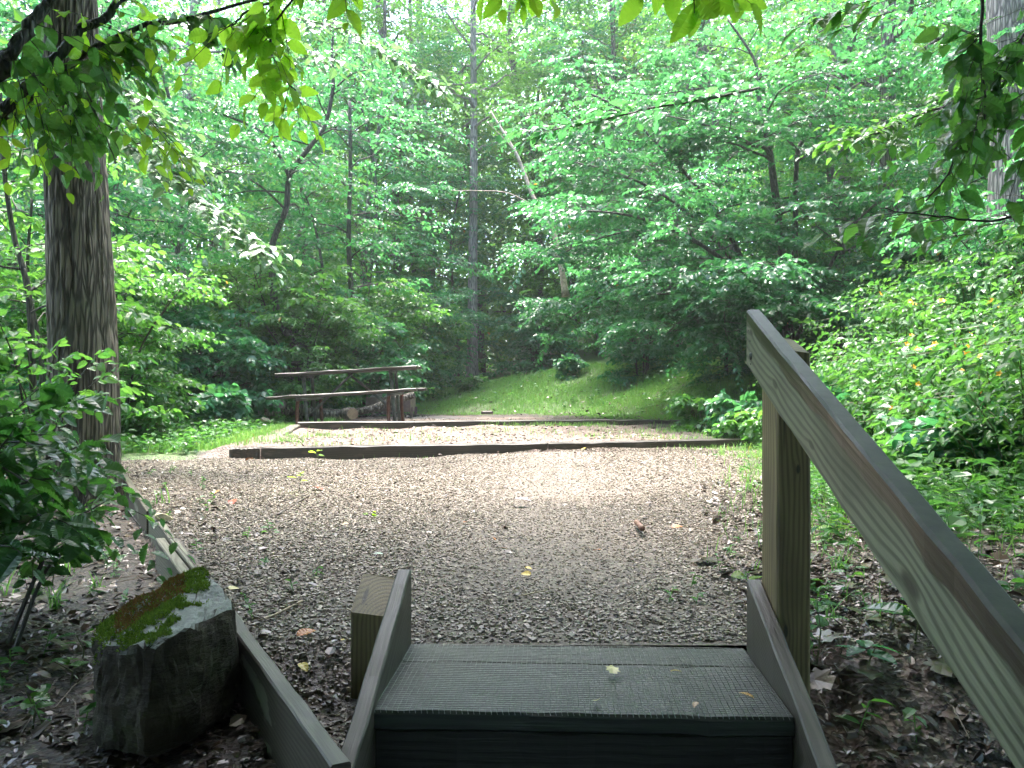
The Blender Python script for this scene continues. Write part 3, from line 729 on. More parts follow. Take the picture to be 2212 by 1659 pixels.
rp = [at(200, 1378, 2.16), at(226, 1335, 2.30), at(295, 1298, 2.42), at(371, 1242, 2.60), at(424, 1219, 2.66), at(448, 1224, 2.64), at(462, 1257, 2.52),
      at(509, 1305, 2.28), at(417, 1345, 2.08), at(333, 1405, 1.96), at(295, 1392, 1.97), at(228, 1392, 2.04),
      at(516, 1440, 2.32), at(524, 1470, 2.30), at(505, 1545, 2.26), at(420, 1600, 2.05), at(312, 1650, 1.97), at(212, 1630, 2.06), at(200, 1480, 2.10),
      at(210, 1560, 2.5), at(470, 1500, 2.62), at(330, 1480, 2.68)]
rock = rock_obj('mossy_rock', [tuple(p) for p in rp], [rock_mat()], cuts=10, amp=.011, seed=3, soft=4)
props(rock, 'large squared grey boulder with green and rust moss on its top, beside the gravel edging', 'rock')
# moss: short tufts rooted on the rock's top
rng = R(77); dg = bpy.context.evaluated_depsgraph_get(); bpy.context.view_layer.update()
MOSS = island('moss_tuft', [(.07, .15, .012), (.12, .22, .02), (.18, .29, .03), (.09, .16, .015)], .8, .2, .25)
MOSSR = island('moss_rust', [(.15, .075, .025), (.20, .10, .03), (.14, .13, .025), (.22, .12, .035)], .8, .2, .25)
def moss_on(obj, name):
    from mathutils import noise
    mbg = MB(); N = 26000; gp = []; rp_ = []
    for k in range(N):
        x = rng.uniform(-1.12, -.66); y = rng.uniform(1.93, 2.7)
        hit, loc, nr, fi = obj.ray_cast(Vector((x, y, 2.0)), Vector((0, 0, -1)))
        if not hit or nr.z < .35: continue
        px = 1106+loc.x/loc.y*F; py = 829.5+(EYE-loc.z)/loc.y*F
        # position across the top, along the back-left edge
        u = (px-200)/250; v = (py-(1385-(px-200)*.62))
        m = noise.fractal(loc*16, 1, 2, 4)*.9
        band = 46-34*u+m*75
        if v < band+22 and px < 450: gp.append((loc.x, loc.y, loc.z, nr.x, nr.y, nr.z, u, v, m))
    G = np.array(gp); rust = (np.abs(G[:, 6]-.5+.0*G[:, 7]) < .30) & (G[:, 7]+G[:, 8]*25 < 15) & (rng.uniform(size=len(G)) < .88)
    for msk, mi in ((~rust, 0), (rust, 1)):
        g_ = G[msk]; n = len(g_)
        if not n: continue
        for rep in range(2):
            d = g_[:, 3:6]*1.0+rng.normal(0, .55, (n, 3)); nn = rng.normal(0, 1, (n, 3))
            add_leaves(mbg, g_[:, :3]+rng.normal(0, .002, (n, 3))-g_[:, 3:6]*.002, d, nn, rng.uniform(.006, .014, n), rng.uniform(.0025, .0045, n), T_FAR, mi)
    return mbg.build(name, [MOSS, MOSSR], obj)
moss_on(rock, 'moss')

# ------------------------------------------------------------------ picnic table
TABLEW = wood_mat('table_wood', (.065, .052, .040), (.028, .021, .016), .42, .012, (.02, -.2))
PIPE = plain('pipe_paint', (.055, .06, .055), (.14, .15, .135), 25, .45, .2, .3)
PIPER = plain('pipe_rust', (.10, .035, .025), (.17, .07, .055), 18, .35, .2, .3)
ty = 11.6; tx = (765-1106)/F*ty; tz = EYE-.592
table = empty('picnic_table', (tx, ty, tz), 'dark weathered wooden picnic table on steel pipe legs behind the rear kerb', 'picnic table', rot=(0, math.radians(-3.2), math.radians(.6)))
table.scale = (1.04,)*3
def tp(name, a, b, W, H, mat, **kw): return plank(name, a, b, W, H, mat, table, **kw)
for k in range(5): tp('tabletop_plank', (-.90+.006*(k % 2), -.296+k*.148, .735), (.90-.008*(k % 3), -.296+k*.148, .738), .140, .036, TABLEW, bev=.006, seed=70+k, wob=.003, n=14)
for sg in (-1, 1):
    for q in (0, 1): tp('bench_plank', (-.915, sg*(.60+.125*q), .445), (.915, sg*(.60+.125*q), .447), .118, .038, TABLEW, bev=.006, seed=80+q+sg, wob=.003, n=14)
def pipe(name, pts, r, mat, n=10, k=8):
    b = MB(); tube(b, smooth_path(pts, n), r, k); return b.build(name, mat, table, smooth=True)
for x in (-.55, .57):
    pipe('upright', [(x, -.24, -.05), (x-.01, -.24, .35), (x-.02, -.24, .715)], .024, PIPE, 4)
    pipe('upright', [(x, .24, -.05), (x-.01, .24, .35), (x-.02, .24, .715)], .022, PIPE, 4)
    pipe('cross_bar', [(x, -.76, .408), (x, 0, .408), (x, .76, .408)], .020, PIPE, 4)
    pipe('cross_bar', [(x-.02, -.34, .700), (x-.02, .34, .700)], .018, PIPE, 3)
    pipe('bench_leg', [(x+.0, -.66, .40), (x-.012, -.675, .34), (x-.018, -.70, .15), (x-.006, -.70, -.06)], .024, PIPER, 8)
    pipe('bench_leg', [(x+.0, .66, .40), (x-.012, .675, .34), (x-.018, .70, .15), (x-.006, .70, -.06)], .024, PIPER, 8)
pipe('brace', [(.02, -.02, .71), (-.54, -.22, .18)], .017, PIPE, 3, 6)
pipe('brace', [(-.04, .02, .71), (.56, -.22, .20)], .017, PIPE, 3, 6)

# ------------------------------------------------------------------ fire box with grate, charcoal, logs
STEEL = plain('rusty_steel', (.12, .085, .075), (.22, .165, .15), 8, .55, .3, .2)
GRATE = plain('grate_steel', (.30, .30, .30), (.5, .5, .5), 40, .35, .1, .7)
fx, fy, fz = -2.13, 15.0, EYE-.605
fire = empty('fire_box', (fx, fy, fz), 'brown steel campfire box on short legs behind the picnic table', 'fire pit', rot=(0, 0, math.radians(-4)))
b = MB()
def boxv(mb, c, s, mi=0):
    c = np.array(c, float); s = np.array(s, float)/2
    V = np.array([(x, y, z) for z in (-1, 1) for y in (-1, 1) for x in (-1, 1)])*s+c
    mb.add(V, [np.array([(0, 2, 3, 1), (4, 5, 7, 6), (0, 1, 5, 4), (2, 6, 7, 3), (0, 4, 6, 2), (1, 3, 7, 5)])], mi)
boxv(b, (0, -.25, .245), (.78, .006, .25)); boxv(b, (-.387, .003, .245), (.006, .496, .25)); boxv(b, (.387, .003, .245), (.006, .496, .25)); boxv(b, (0, .25, .245), (.768, .006, .25))
boxv(b, (0, -.258, .368), (.80, .02, .016)); boxv(b, (0, .258, .368), (.80, .02, .016))
b.build('fire_wall', STEEL, fire)
for lx, ly in ((-.26, -.262), (.40, -.20), (-.26, .262), (.40, .2)):
    b = MB(); boxv(b, (lx, ly, .08), (.055, .012, .24)); boxv(b, (lx, ly+.014, .08), (.010, .016, .24)); b.build('leg', STEEL, fire)
b = MB()
gd = lambda u, v: (-.31+.48*u, -.26+.52*v, .375+.10*v)
for u in np.linspace(0, 1, 3): tube(b, [gd(u, 0), gd(u, 1)], .008, 6)
for v in np.linspace(0, 1, 13): tube(b, [gd(-.03, v), gd(1.03, v)], .004, 5)
b.build('grate', GRATE, fire)
rng = R(91); mb = MB(); n = 170
x = fx+rng.normal(.05, .24, n); y = fy-.15+rng.normal(0, .2, n); s = rng.uniform(.02, .07, n)
stones(mb, rng, x, y, ground_z(x, y)+s*.3+.05*np.exp(-((x-fx)/.2)**2), s)
o = mb.build('charcoal', plain('charcoal_black', (.006, .006, .006), (.03, .03, .032), 60, .5)); props(o, 'black burnt charcoal lumps heaped under the fire box', 'charcoal', kind='stuff')
LOGB = bark_mat('log_bark', (.045, .035, .028), (.20, .17, .135), 1.3, .8); CUT = plain('cut_wood', (.16, .11, .065), (.25, .18, .11), 12, .7)
def log(name, pts, rad, label, cat='log', group=None, cut=True, mat=LOGB):
    e = empty(name, tuple(pts[0]), label, cat, group)
    P = smooth_path(pts, 14); r = np.interp(np.linspace(0, 1, 14), np.linspace(0, 1, len(rad)), rad); jr = R(len(label)); r = r*(1+jr.normal(0, .07, 14))
    b = MB(); tube(b, P-P[0]*0, r, 11); o = b.build('bark', mat, None, smooth=True); o.parent = e; o.location = -Vector(pts[0])
    if cut:
        d = norm(P[-1]-P[-2]); b = MB(); tube(b, [P[-1]-d*.01, P[-1]+d*.004], r[-1]*.93, 14); o = b.build('cut_end', CUT, None); o.parent = e; o.location = -Vector(pts[0])
    return e
G = 'logs lying behind the picnic table'
log('log', [at(598, 893, 13.4), at(640, 884, 13.5), at(690, 892, 13.6), at(735, 897, 13.6)], [.075, .09, .09, .09], 'thick mossy dead log lying on the ground behind the table legs', group=G)
log('log', [at(742, 893, 13.5), at(762, 894, 13.2)], [.085, .095], 'short sawn log with its pale tan cut face towards the viewer', group=G)
log('log', [at(735, 896, 14.2), at(800, 884, 14.3), at(850, 866, 14.4), at(895, 853, 14.5)], [.04, .07, .07, .06], 'grey dead pole leaning up against the fire box', group=G, cut=False)
log('log', [at(548, 912, 12.4), at(575, 893, 12.7), at(612, 873, 13.1)], [.07, .10, .07], 'split reddish brown log propped up at the left end of the table', group=G, cut=False)
def small_stone(name, p, s, label, col1, col2, seed, cat='stone'):
    r = R(seed); pts = norm(r.normal(0, 1, (14, 3)))*np.array(s)/2
    o = rock_obj(name, [tuple(q) for q in pts], [plain('stone_'+str(seed), col1, col2, 14, .6)], cuts=2, amp=.04*max(s), seed=seed, freq=3/max(s)); o.location = p
    return props(o, label, cat)
small_stone('stone', at(575, 905, 12.3)+[0, 0, .0], (.17, .14, .13), 'rounded tan stone at the left foot of the split log', (.25, .19, .13), (.36, .29, .2), 5)
small_stone('stone', at(1565, 1372, 2.36)*0+np.array([.64*1.9, 2.55, float(ground_z(1.216, 2.55))+.02]), (.09, .07, .05), 'dark flat stone lying in the litter right of the stair', (.05, .045, .04), (.11, .10, .09), 6)
small_stone('stone', at(1545, 1200, 3.5)*0+np.array([.55, 2.85, EYE-.69]), (.045, .03, .02), 'small brown oval pebble on the gravel beyond the tread', (.12, .08, .05), (.2, .15, .1), 7)
# charred stick on the upper pad and a brown stick on the gravel
def stick(pts, r, label, m):
    b = MB(); tube(b, smooth_path(pts, 7), r, 7); o = b.build('stick', m, smooth=True); return props(o, label, 'stick', 'sticks lying on the ground')
DK = plain('stick_dark', (.03, .022, .018), (.08, .055, .04), 40, .5); PL = plain('stick_pale', (.24, .19, .12), (.40, .33, .22), 40, .6)
stick([at(1895*.5486+0, 891, 14.6), at(1040+25, 891, 14.6)], .03, 'short charred stick on the dirt right of the fire box', DK)
def gpt(px, py, h=None):
    Yd = (h or .70)*F/(py-829.5); p = at(px, py, Yd); return p
stick([gpt(1375, 1128, .69), gpt(1388, 1142, .69)], .014, 'stubby brown stick lying on the gravel near the middle', plain('stick_brown', (.10, .05, .035), (.2, .11, .08), 30))
stick([gpt(1120, 1288, .70), gpt(1150, 1281, .70), gpt(1182, 1275, .70)], .0022, 'thin straw coloured stalk on the gravel beyond the tread', PL)
stick([gpt(560, 1340, .70), gpt(600, 1325, .70), gpt(652, 1298, .70)], .004, 'slender dry twig near the mossy rock', PL)
stick([at(160, 1130, 3.9), at(210, 1100, 4.2), at(250, 1072, 4.5)], .006, 'pale bent stick leaning on the far edging plank', PL)
stick([gpt(600, 1112, .70), gpt(665, 1072, .70)], .007, 'brown stalk lying left of centre on the gravel', DK)
small_stone('wood_chunk', gpt(350, 1120, .69)+[0, 0, .01], (.15, .08, .05), 'crumbling pale wood chunk on the gravel beside the edging', (.4, .33, .2), (.5, .44, .32), 9, 'wood chunk')
small_stone('wood_chunk', np.array([2.25, 5.6, float(ground_z(2.25, 5.6))+.03]), (.34, .12, .10), 'rotting dark wood chunk at the right edge of the gravel', (.035, .02, .015), (.10, .06, .045), 11, 'wood chunk')

# fallen leaves one can tell apart
FL = {}
def leafcol(nm, c):
    if nm not in FL: FL[nm] = plain('fallen_'+nm, tuple(k*.8 for k in c), c, 50, .4, .2)
    return FL[nm]
YEL = (.55, .40, .06); PALE = (.55, .50, .22); ORG = (.45, .16, .03); RED = (.30, .06, .035); TAN = (.42, .26, .14); LIL = (.36, .32, .40)
rng = R(12)
def fallen(p, L, nm, c, label, T=T_NEAR, tilt=.25, ratio=.65):
    b = MB(); flat_leaves(b, rng, np.array([0.]), np.array([0.]), np.array([0.]), np.array([L]), T, tilt, ratio=ratio)
    o = b.build('fallen_leaf', leafcol(nm, c)); o.location = Vector(p)+Vector((0, 0, .012)); return props(o, label, 'leaf', 'leaves lying on gravel and tread')
def tread_pt(px, py): return at(px, py, (.71-.006)*F/(py-829.5))
fallen(tread_pt(1325, 1466), .042, 'pale', PALE, 'pale yellow leaf with a stalk near the middle of the tread', T_MAP, .3, .8)
fallen(tread_pt(1288, 1526), .026, 'pale', PALE, 'tiny cream leaf near the front edge of the tread')
fallen(tread_pt(1447, 1461), .030, 'yel', YEL, 'narrow yellow leaf right of centre on the tread', ratio=.35)
fallen(tread_pt(1630, 1520), .034, 'orgy', (.50, .28, .04), 'curled orange yellow leaf at the right front of the tread', tilt=.5)
fallen(tread_pt(1355, 1487)*0+tread_pt(1505, 1528), .022, 'tan', TAN, 'dull tan leaf scrap between the cream and orange leaves on the tread')
GL = [(675, 1056, .11, 'red', RED, 'dark red maple leaf left of centre on the gravel', T_MAP), (503, 1084, .08, 'red', RED, 'reddish leaf on the gravel in front of the front kerb left end', T_MAP),
      (470, 1064, .07, 'org', ORG, 'orange leaf nearest the far edging plank', T_NEAR), (545, 992, .09, 'org', ORG, 'orange leaf just below the butt of the front kerb', T_NEAR),
      (1150, 968, .14, 'org', ORG, 'large orange brown leaf against the middle of the front kerb', T_NEAR), (1110, 1082, .12, 'lil', LIL, 'shiny lilac grey maple leaf in the middle of the gravel', T_MAP),
      (1097, 1193, .045, 'tan', TAN, 'pinkish tan leaf above the middle of the tread', T_NEAR), (1134, 1232, .032, 'yel', YEL, 'upper of two yellow leaves beyond the tread', T_NEAR),
      (1148, 1248, .042, 'yel', YEL, 'lower of two yellow leaves beyond the tread', T_NEAR), (1298, 1194, .040, 'org', (.5, .25, .03), 'amber leaf right of the two yellow leaves', T_NEAR),
      (740, 1136, .04, 'tan', TAN, 'small tan leaf on the left half of the gravel', T_NEAR), (1000, 1134, .03, 'org', ORG, 'tiny orange leaf left of the lilac leaf', T_NEAR),
      (1062, 1166, .03, 'org', ORG, 'tiny orange leaf between lilac and tan leaves', T_NEAR), (738, 1393, .032, 'yel', YEL, 'bright yellow leaf beside the left post', T_NEAR),
      (640, 1384, .06, 'org', ORG, 'orange leaf between the mossy rock and the left post', T_NEAR), (648, 1442, .04, 'yel', YEL, 'yellow orange leaf near the near edging plank', T_NEAR),
      (495, 1281, .05, 'pale', PALE, 'cream leaf right behind the mossy rock', T_NEAR), (612, 1320, .05, 'tan', TAN, 'buff leaf on the dark twigs beside the rock', T_NEAR),
      (828, 1204, .045, 'grnw', (.38, .50, .40), 'pale green leaf above the left post', T_NEAR), (1450, 1145, .06, 'org', ORG, 'rust coloured leaf on the right side of the gravel', T_NEAR),
      (1255, 975, .06, 'yel', YEL, 'yellow leaf in front of the front kerb', T_NEAR)]
for px, py, L, nm, c, lb, T in GL: fallen(gpt(px, py, .69), L, nm, c, lb, T)


# ================================================================== vegetation
LEAF_WET_SHEEN = leaf_mat('leaf_wet_sheen', (.09, .19, .10), (.14, .24, .13), (.16, .42, .12), (.28, .54, .14), .30, 1.0, .25)  # paler base puts the sky's sheen on wet leaves into the colour
def gz(x, y): return float(ground_z(np.array([x]), np.array([y]))[0])

# ---- the wood all around, reading as one mass of leaves and stems
def woods():
    rng = R(101); mb = MB(); nl = 0
    spots = []
    for k in range(2600):
        a = rng.uniform(-math.pi, math.pi)*(1 if k % 2 else .22); r = rng.uniform(15, 54)
        x, y = r*math.sin(a), r*math.cos(a)
        front = abs(a) < .70
        if front and r < 25: continue
        if not front and r > 30: continue
        if front and y < 22: continue
        if len(spots) > 190: break
        if any((x-u)**2+(y-v)**2 < (2.6 if front else 3.4)**2 for u, v in spots): continue
        spots.append((x, y))
    for x, y in spots:
        front = y > 22 and abs(x) < y*.75
        z0 = gz(x, y); H = (rng.uniform(9, 13) if y < 30 else rng.uniform(12, 17)) if front else rng.uniform(8, 11)
        lean = rng.normal(0, .6, 2)
        tr = smooth_path([(x, y, z0-.3), (x+lean[0]*.4, y+lean[1]*.4, z0+H*.5), (x+lean[0], y+lean[1], z0+H*.95)], 7)
        tube(mb, tr, np.linspace(rng.uniform(.09, .24), .03, 7), 7, 1, cap=False)
        n = 640 if front else 230
        # leafy layers hung around the stem, from low brush up to the top
        nb = 9; P = []; D = []
        for b in range(nb):
            zf = (b+rng.uniform(.1, .9))/nb; c = np.array([x+lean[0]*zf, y+lean[1]*zf, z0+.6+H*zf]); aa = rng.uniform(0, 6.28); rr = rng.uniform(.6, 2.0)*(1-.35*zf)
            c[:2] += [rr*math.cos(aa), rr*math.sin(aa)]
            m = n//nb; q = rng.normal(0, 1, (m, 3))*np.array([1.15, 1.15, .42])*rng.uniform(.8, 1.3)
            P.append(c+q); D.append(norm(q*[1, 1, .3]+rng.normal(0, .4, (m, 3))))
        if front:      # brush round its foot
            m = 120; q = rng.normal(0, 1, (m, 3))*np.array([1.9, 1.9, .8]); P.append(np.array([x, y, z0+1.2])+q); D.append(norm(q*[1, 1, .3]+rng.normal(0, .4, (m, 3))))
        sprays(mb, rng, np.concatenate(P), np.concatenate(D), .7, 6, .19, .62, T_FAR, .3, 0)
    o = mb.build('woods', [LEAF, BARK_DK]); props(o, 'deep green wood of many trees closing off the clearing', 'woods', kind='stuff')
woods()

# ---- high canopy over the stair, added out of view to shade the foreground
def canopy():
    rng = R(103); mb = MB()
    for k in range(400):
        x = rng.uniform(-11, 11); y = rng.uniform(-9, 4.2); z = rng.uniform(5.0, 10.5)
        if k > 330: x = rng.uniform(-9, -2.5); y = rng.uniform(-3, 1.6); z = rng.uniform(5.2, 9)
        elif k > 190: x = rng.uniform(-4.5, 4.5); y = rng.uniform(-1.8, 3.4); z = rng.uniform(5.9, 9)
        elif abs(x) < 4.5 and y > 2.6: continue
        elif x < -1 and y > 2.4: continue
        if abs(x) < 5 and z < 5.8: continue
        m = 62; q = rng.normal(0, 1, (m, 3))*np.array([1.3, 1.3, .5])
        P = np.array([x, y, z])+q; sprays(mb, rng, P, norm(q*[1, 1, .2]+rng.normal(0, .3, (m, 3))), .8, 6, .21, .65, T_FAR, .3, 0)
    for k in range(130):  # unseen brush wall behind the camera, added to darken stair and rock fronts
        a = rng.uniform(-1.9, 1.9); r = rng.uniform(4.0, 6.5); x = r*math.sin(a)*1.35; y = -r*math.cos(a)*.9+.3; z = gz(x, y)+rng.uniform(.3, 6)
        if y > .2: continue
        m = 60; q = rng.normal(0, 1, (m, 3))*np.array([1.0, 1.0, .6]); P = np.array([x, y, z])+q; P = P[P[:, 1] < -1.2]
        sprays(mb, rng, P, norm(rng.normal(0, 1, (len(P), 3))*[1, 1, .4]), .8, 6, .21, .65, T_FAR, .3, 0)
    for (x, y) in ((-6.5, -1.5), (5.6, -.5), (.5, -6.5), (-2.8, -4), (4, -5), (8, 3.2), (-8.5, 3)):
        z0 = gz(x, y); tube(mb, smooth_path([(x, y, z0-.2), (x+.2, y+.1, z0+5), (x, y+.4, 10)], 6), np.linspace(.2, .08, 6), 8, 1, cap=False)
    o = mb.build('woods', [LEAF, BARK]); props(o, 'leafy canopy and brush added out of view to shade the stair', 'woods', kind='stuff')
canopy()

# ---- library of whole plants
def plant(name, seed, kind, leafm, barkm, **a):
    rng = R(seed); root = empty(name); wood = MB(); P = []; D = []
    if kind == 'tall':
        H = a['H']; w = a.get('wander', .3)
        tr = [(0, 0, -.3), (rng.normal(0, w*.3), rng.normal(0, w*.3), H*.3), (rng.normal(0, w), rng.normal(0, w), H*.65), (rng.normal(0, w), rng.normal(0, w), H)]
        P, D = grow(rng, wood, tr, a['r'], .02, a.get('nl', 34), a.get('f0', .15), a.get('ll', 2.6), (0, 35), .25, a.get('nsub', 8), 9)
    elif kind == 'shrub':
        for s in range(a.get('stems', 6)):
            az = rng.uniform(0, 6.28); l = a['H']*rng.uniform(.7, 1.05); sp = a['spread']*rng.uniform(.3, 1)
            tr = [(.1*math.cos(az), .1*math.sin(az), -.1), (sp*.35*math.cos(az), sp*.35*math.sin(az), l*.55), (sp*math.cos(az), sp*math.sin(az), l)]
            p, d = grow(rng, wood, tr, a.get('r', .02), .005, a.get('nl', 9), .06, a['ll'], (0, 40), .3, a.get('nsub', 5), 5, flare=False)
            P += p; D += d
    P = np.array(P); D = np.array(D)
    wood.build('trunk' if kind == 'tall' else 'stems', barkm, root, smooth=True)
    mb = MB()
    if a.get('keep'): k = rng.uniform(size=len(P)) < a['keep']; P, D = P[k], D[k]
    sprays(mb, rng, P, D, a.get('SL', .45), a.get('K', 7), a.get('L', .1), a.get('ratio', .6), a.get('T', T_MID), a.get('droop', .35), 0)
    mb.build('crown' if kind == 'tall' else 'foliage', leafm, root)
    print(name, len(P)*a.get('K', 7), 'leaves'); return root
LIB = {}
LIB['T0'] = plant('woodland_tree', 201, 'tall', LEAF, BARK_DK, H=14, r=.15, nl=36, ll=3.0, nsub=9, f0=.12, T=T_FAR, K=9, L=.125, SL=.55)
LIB['T1'] = plant('woodland_tree', 202, 'tall', LEAF_COOL, BARK, H=12, r=.12, nl=34, ll=2.8, nsub=9, f0=.10, T=T_FAR, K=9, L=.115, SL=.5)
LIB['T2'] = plant('woodland_tree', 203, 'tall', LEAF_BRIGHT, BARK_PALE, H=16, r=.17, nl=38, ll=3.3, nsub=8, f0=.2, T=T_FAR, L=.14, SL=.6)
LIB['U0'] = plant('understorey_tree', 211, 'tall', LEAF_COOL, BARK_DK, H=6.0, r=.055, nl=30, ll=2.2, nsub=9, f0=.08, K=10, L=.092, wander=.25)
LIB['U1'] = plant('understorey_tree', 212, 'tall', LEAF, BARK_DK, H=5.0, r=.05, nl=30, ll=1.9, nsub=9, f0=.08, K=10, L=.085, wander=.3)
LIB['U2'] = plant('understorey_tree', 213, 'tall', LEAF_COOL, BARK_DK, H=7.5, r=.06, nl=34, ll=2.3, nsub=9, f0=.12, K=10, L=.095, wander=.3)
LIB['S0'] = plant('leafy_shrub', 221, 'shrub', LEAF, TWIG, H=2.2, spread=1.0, stems=7, nl=9, ll=.9, L=.085, SL=.32)
LIB['S1'] = plant('leafy_shrub', 222, 'shrub', LEAF_COOL, TWIG, H=1.7, spread=.9, stems=7, nl=8, ll=.8, L=.095, SL=.32, ratio=.75)
LIB['S2'] = plant('leafy_shrub', 223, 'shrub', LEAF_COOL, TWIG, H=2.6, spread=1.2, stems=7, nl=10, ll=1.0, L=.10, SL=.36)
LIB['H0'] = plant('broadleaf_plant', 231, 'shrub', LEAF_COOL, TWIG_G, H=.55, spread=.4, stems=6, nl=4, ll=.28, nsub=2, L=.13, SL=.2, K=4, ratio=.85, r=.006, T=T_NEAR)
LIB['H1'] = plant('broadleaf_plant', 232, 'shrub', LEAF, TWIG_G, H=.35, spread=.3, stems=6, nl=4, ll=.2, nsub=2, L=.09, SL=.15, K=4, ratio=.8, r=.004, T=T_MID)
used = set()
def put(key, x, y, rz, sc, label, cat=None, group=None, dz=0.):
    src = LIB[key]; cat = cat or {'T': 'tree', 'U': 'tree', 'S': 'shrub', 'H': 'plant'}[key[0]]
    z = gz(x, y)+dz
    if key not in used:
        used.add(key); o = src; o.location = (x, y, z); o.rotation_euler = (0, 0, rz); o.scale = (sc,)*3; o['label'] = label
        if group: o['group'] = group
    else: o = copy_tree(src, (x, y, z), rz, sc, label, group)
    o['category'] = cat; return o
GB = 'trees at the back of the clearing'; GU = 'understorey trees round the clearing'; GS = 'shrubs edging the clearing'; GH = 'low plants at the wood edge'
rng = R(300)
BL = ['hazy back tree furthest left, behind the oak', 'hazy back tree second from the left edge', 'hazy back tree seen left of the leaning hazy trunk', 'tree in the back row above the split log', 'tree in the back row above the left end of the table', 'tree in the back row above the middle of the table', 'tree in the back row just right of the straight grey trunk', 'tree in the back row above the crest of the grass bank', 'tree in the back row beyond the pale dead trunk', 'tree in the back row behind the small brown trunk', 'tree in the back row behind the spreading bush', 'tree in the back row behind the leaning grey brown trunk', 'tree in the back row behind the grey trunk at the top right', 'hazy back tree furthest right, behind the pale thick trunk']
for i, (x, y) in enumerate([(-13, 17), (-10.3, 21), (-7.4, 18.5), (-5.4, 22), (-3.4, 20), (-2.4, 24.5), (.6, 23), (2.2, 20.5), (3.6, 24), (5.4, 21), (7.6, 19), (9.6, 22.5), (11.3, 18), (13.5, 21)]):
    put(['T0', 'T1', 'T2'][i % 3], x*1.1, y+2.5, rng.uniform(0, 6.28), rng.uniform(.9, 1.15), BL[i], group=GB)
for i, (x, y, lb) in enumerate([(-8.6, 14.0, 'leafy young tree far left beyond the big oak'), (-6.2, 15.6, 'tall leafy sapling left of the curved dark sapling'),
        (-4.6, 17.4, 'leafy tree right behind the fallen logs'), (-3.2, 19.4, 'leafy tree rising behind the picnic table'), (-1.4, 23.0, 'leafy tree at the foot of the straight grey trunk'),
        (1.6, 22.5, 'leafy tree behind the crest of the grass bank'), (3.8, 19.5, 'leafy tree behind the right shoulder of the grass bank'), (6.4, 16.4, 'leafy tree behind the big spreading shrub on the right'),
        (8.6, 15.0, 'leafy tree between the two grey trunks on the right'), (9.4, 11.6, 'leafy tree beside the far right trunk'), (-7.2, 11.2, 'leafy tree seen past the right side of the oak trunk'), (-9.6, 9.2, 'leafy tree at the left picture edge behind the oak'), (-6.0, 12.9, 'leafy tree left of the crooked sapling, above the left shrubs'), (7.6, 12.9, 'leafy tree right behind the spreading bush top'), (5.4, 14.2, 'leafy tree filling the gap behind the spreading bush'), (7.4, 9.6, 'leafy tree over the top of the flowery bank')]):
    put(['U2', 'U0', 'U1'][i % 3], x, y, rng.uniform(0, 6.28), rng.uniform(.95, 1.25), lb, group=GU)
for i, (k, x, y, sc, lb) in enumerate([
        ('S0', -4.6, 9.8, 1.0, 'bright green shrub just right of the oak trunk'), ('S0', -5.4, 11.6, 1.1, 'bushy green shrub behind the one by the oak'),
        ('S1', -4.5, 12.9, 1.0, 'rounded shrub left of the split log'), ('S0', -3.9, 14.6, 1.2, 'green shrub behind the left end of the table'),
        ('S1', -2.7, 15.9, 1.05, 'shrub behind the left table uprights'), ('S2', -2.7, 18.6, .95, 'dark shrub behind the fire box'),
        ('S2', -2.0, 20.6, .95, 'dark shrub at the left end of the grass bank'), ('S1', .6, 21.3, 1.0, 'shrub on the crest of the grass bank'),
        ('S2', 2.7, 17.6, 1.0, 'dark shrub in the hollow right of the grass crest'), ('S2', 3.9, 15.2, .9, 'dark shrub under the big spreading bush'),
        ('S2', 5.0, 14.6, .8, 'shaded shrub deep under the spreading bush'), ('S2', 5.9, 12.2, .8, 'shaded shrub right under the handrail end'),
        ('S2', 5.2, 8.6, .8, 'dark shrub halfway up the flowery bank'), ('S2', 5.7, 6.9, .8, 'dark shrub on the bank at the right picture edge'), ('S1', 5.6, 9.7, .9, 'shrub at the top of the flowery bank'), ('S0', -6.4, 8.6, 1.1, 'shrub half hidden by the left side of the oak'),
        ('S0', -3.0, 16.9, 1.2, 'tall shrub directly above the table brace'), ('S0', -3.4, 13.9, .9, 'small bright shrub just behind the left end of the bench'), ('S0', -4.9, 15.6, 1.3, 'tall bright shrub at the foot of the crooked sapling'), ('S0', -2.3, 19.0, 1.0, 'bright shrub just right of the table against the wood'), ('S1', -6.5, 13.6, 1.3, 'large shrub filling the gap left of the sapling')]):
    put(k, x, y, rng.uniform(0, 6.28), sc, lb, group=GS)
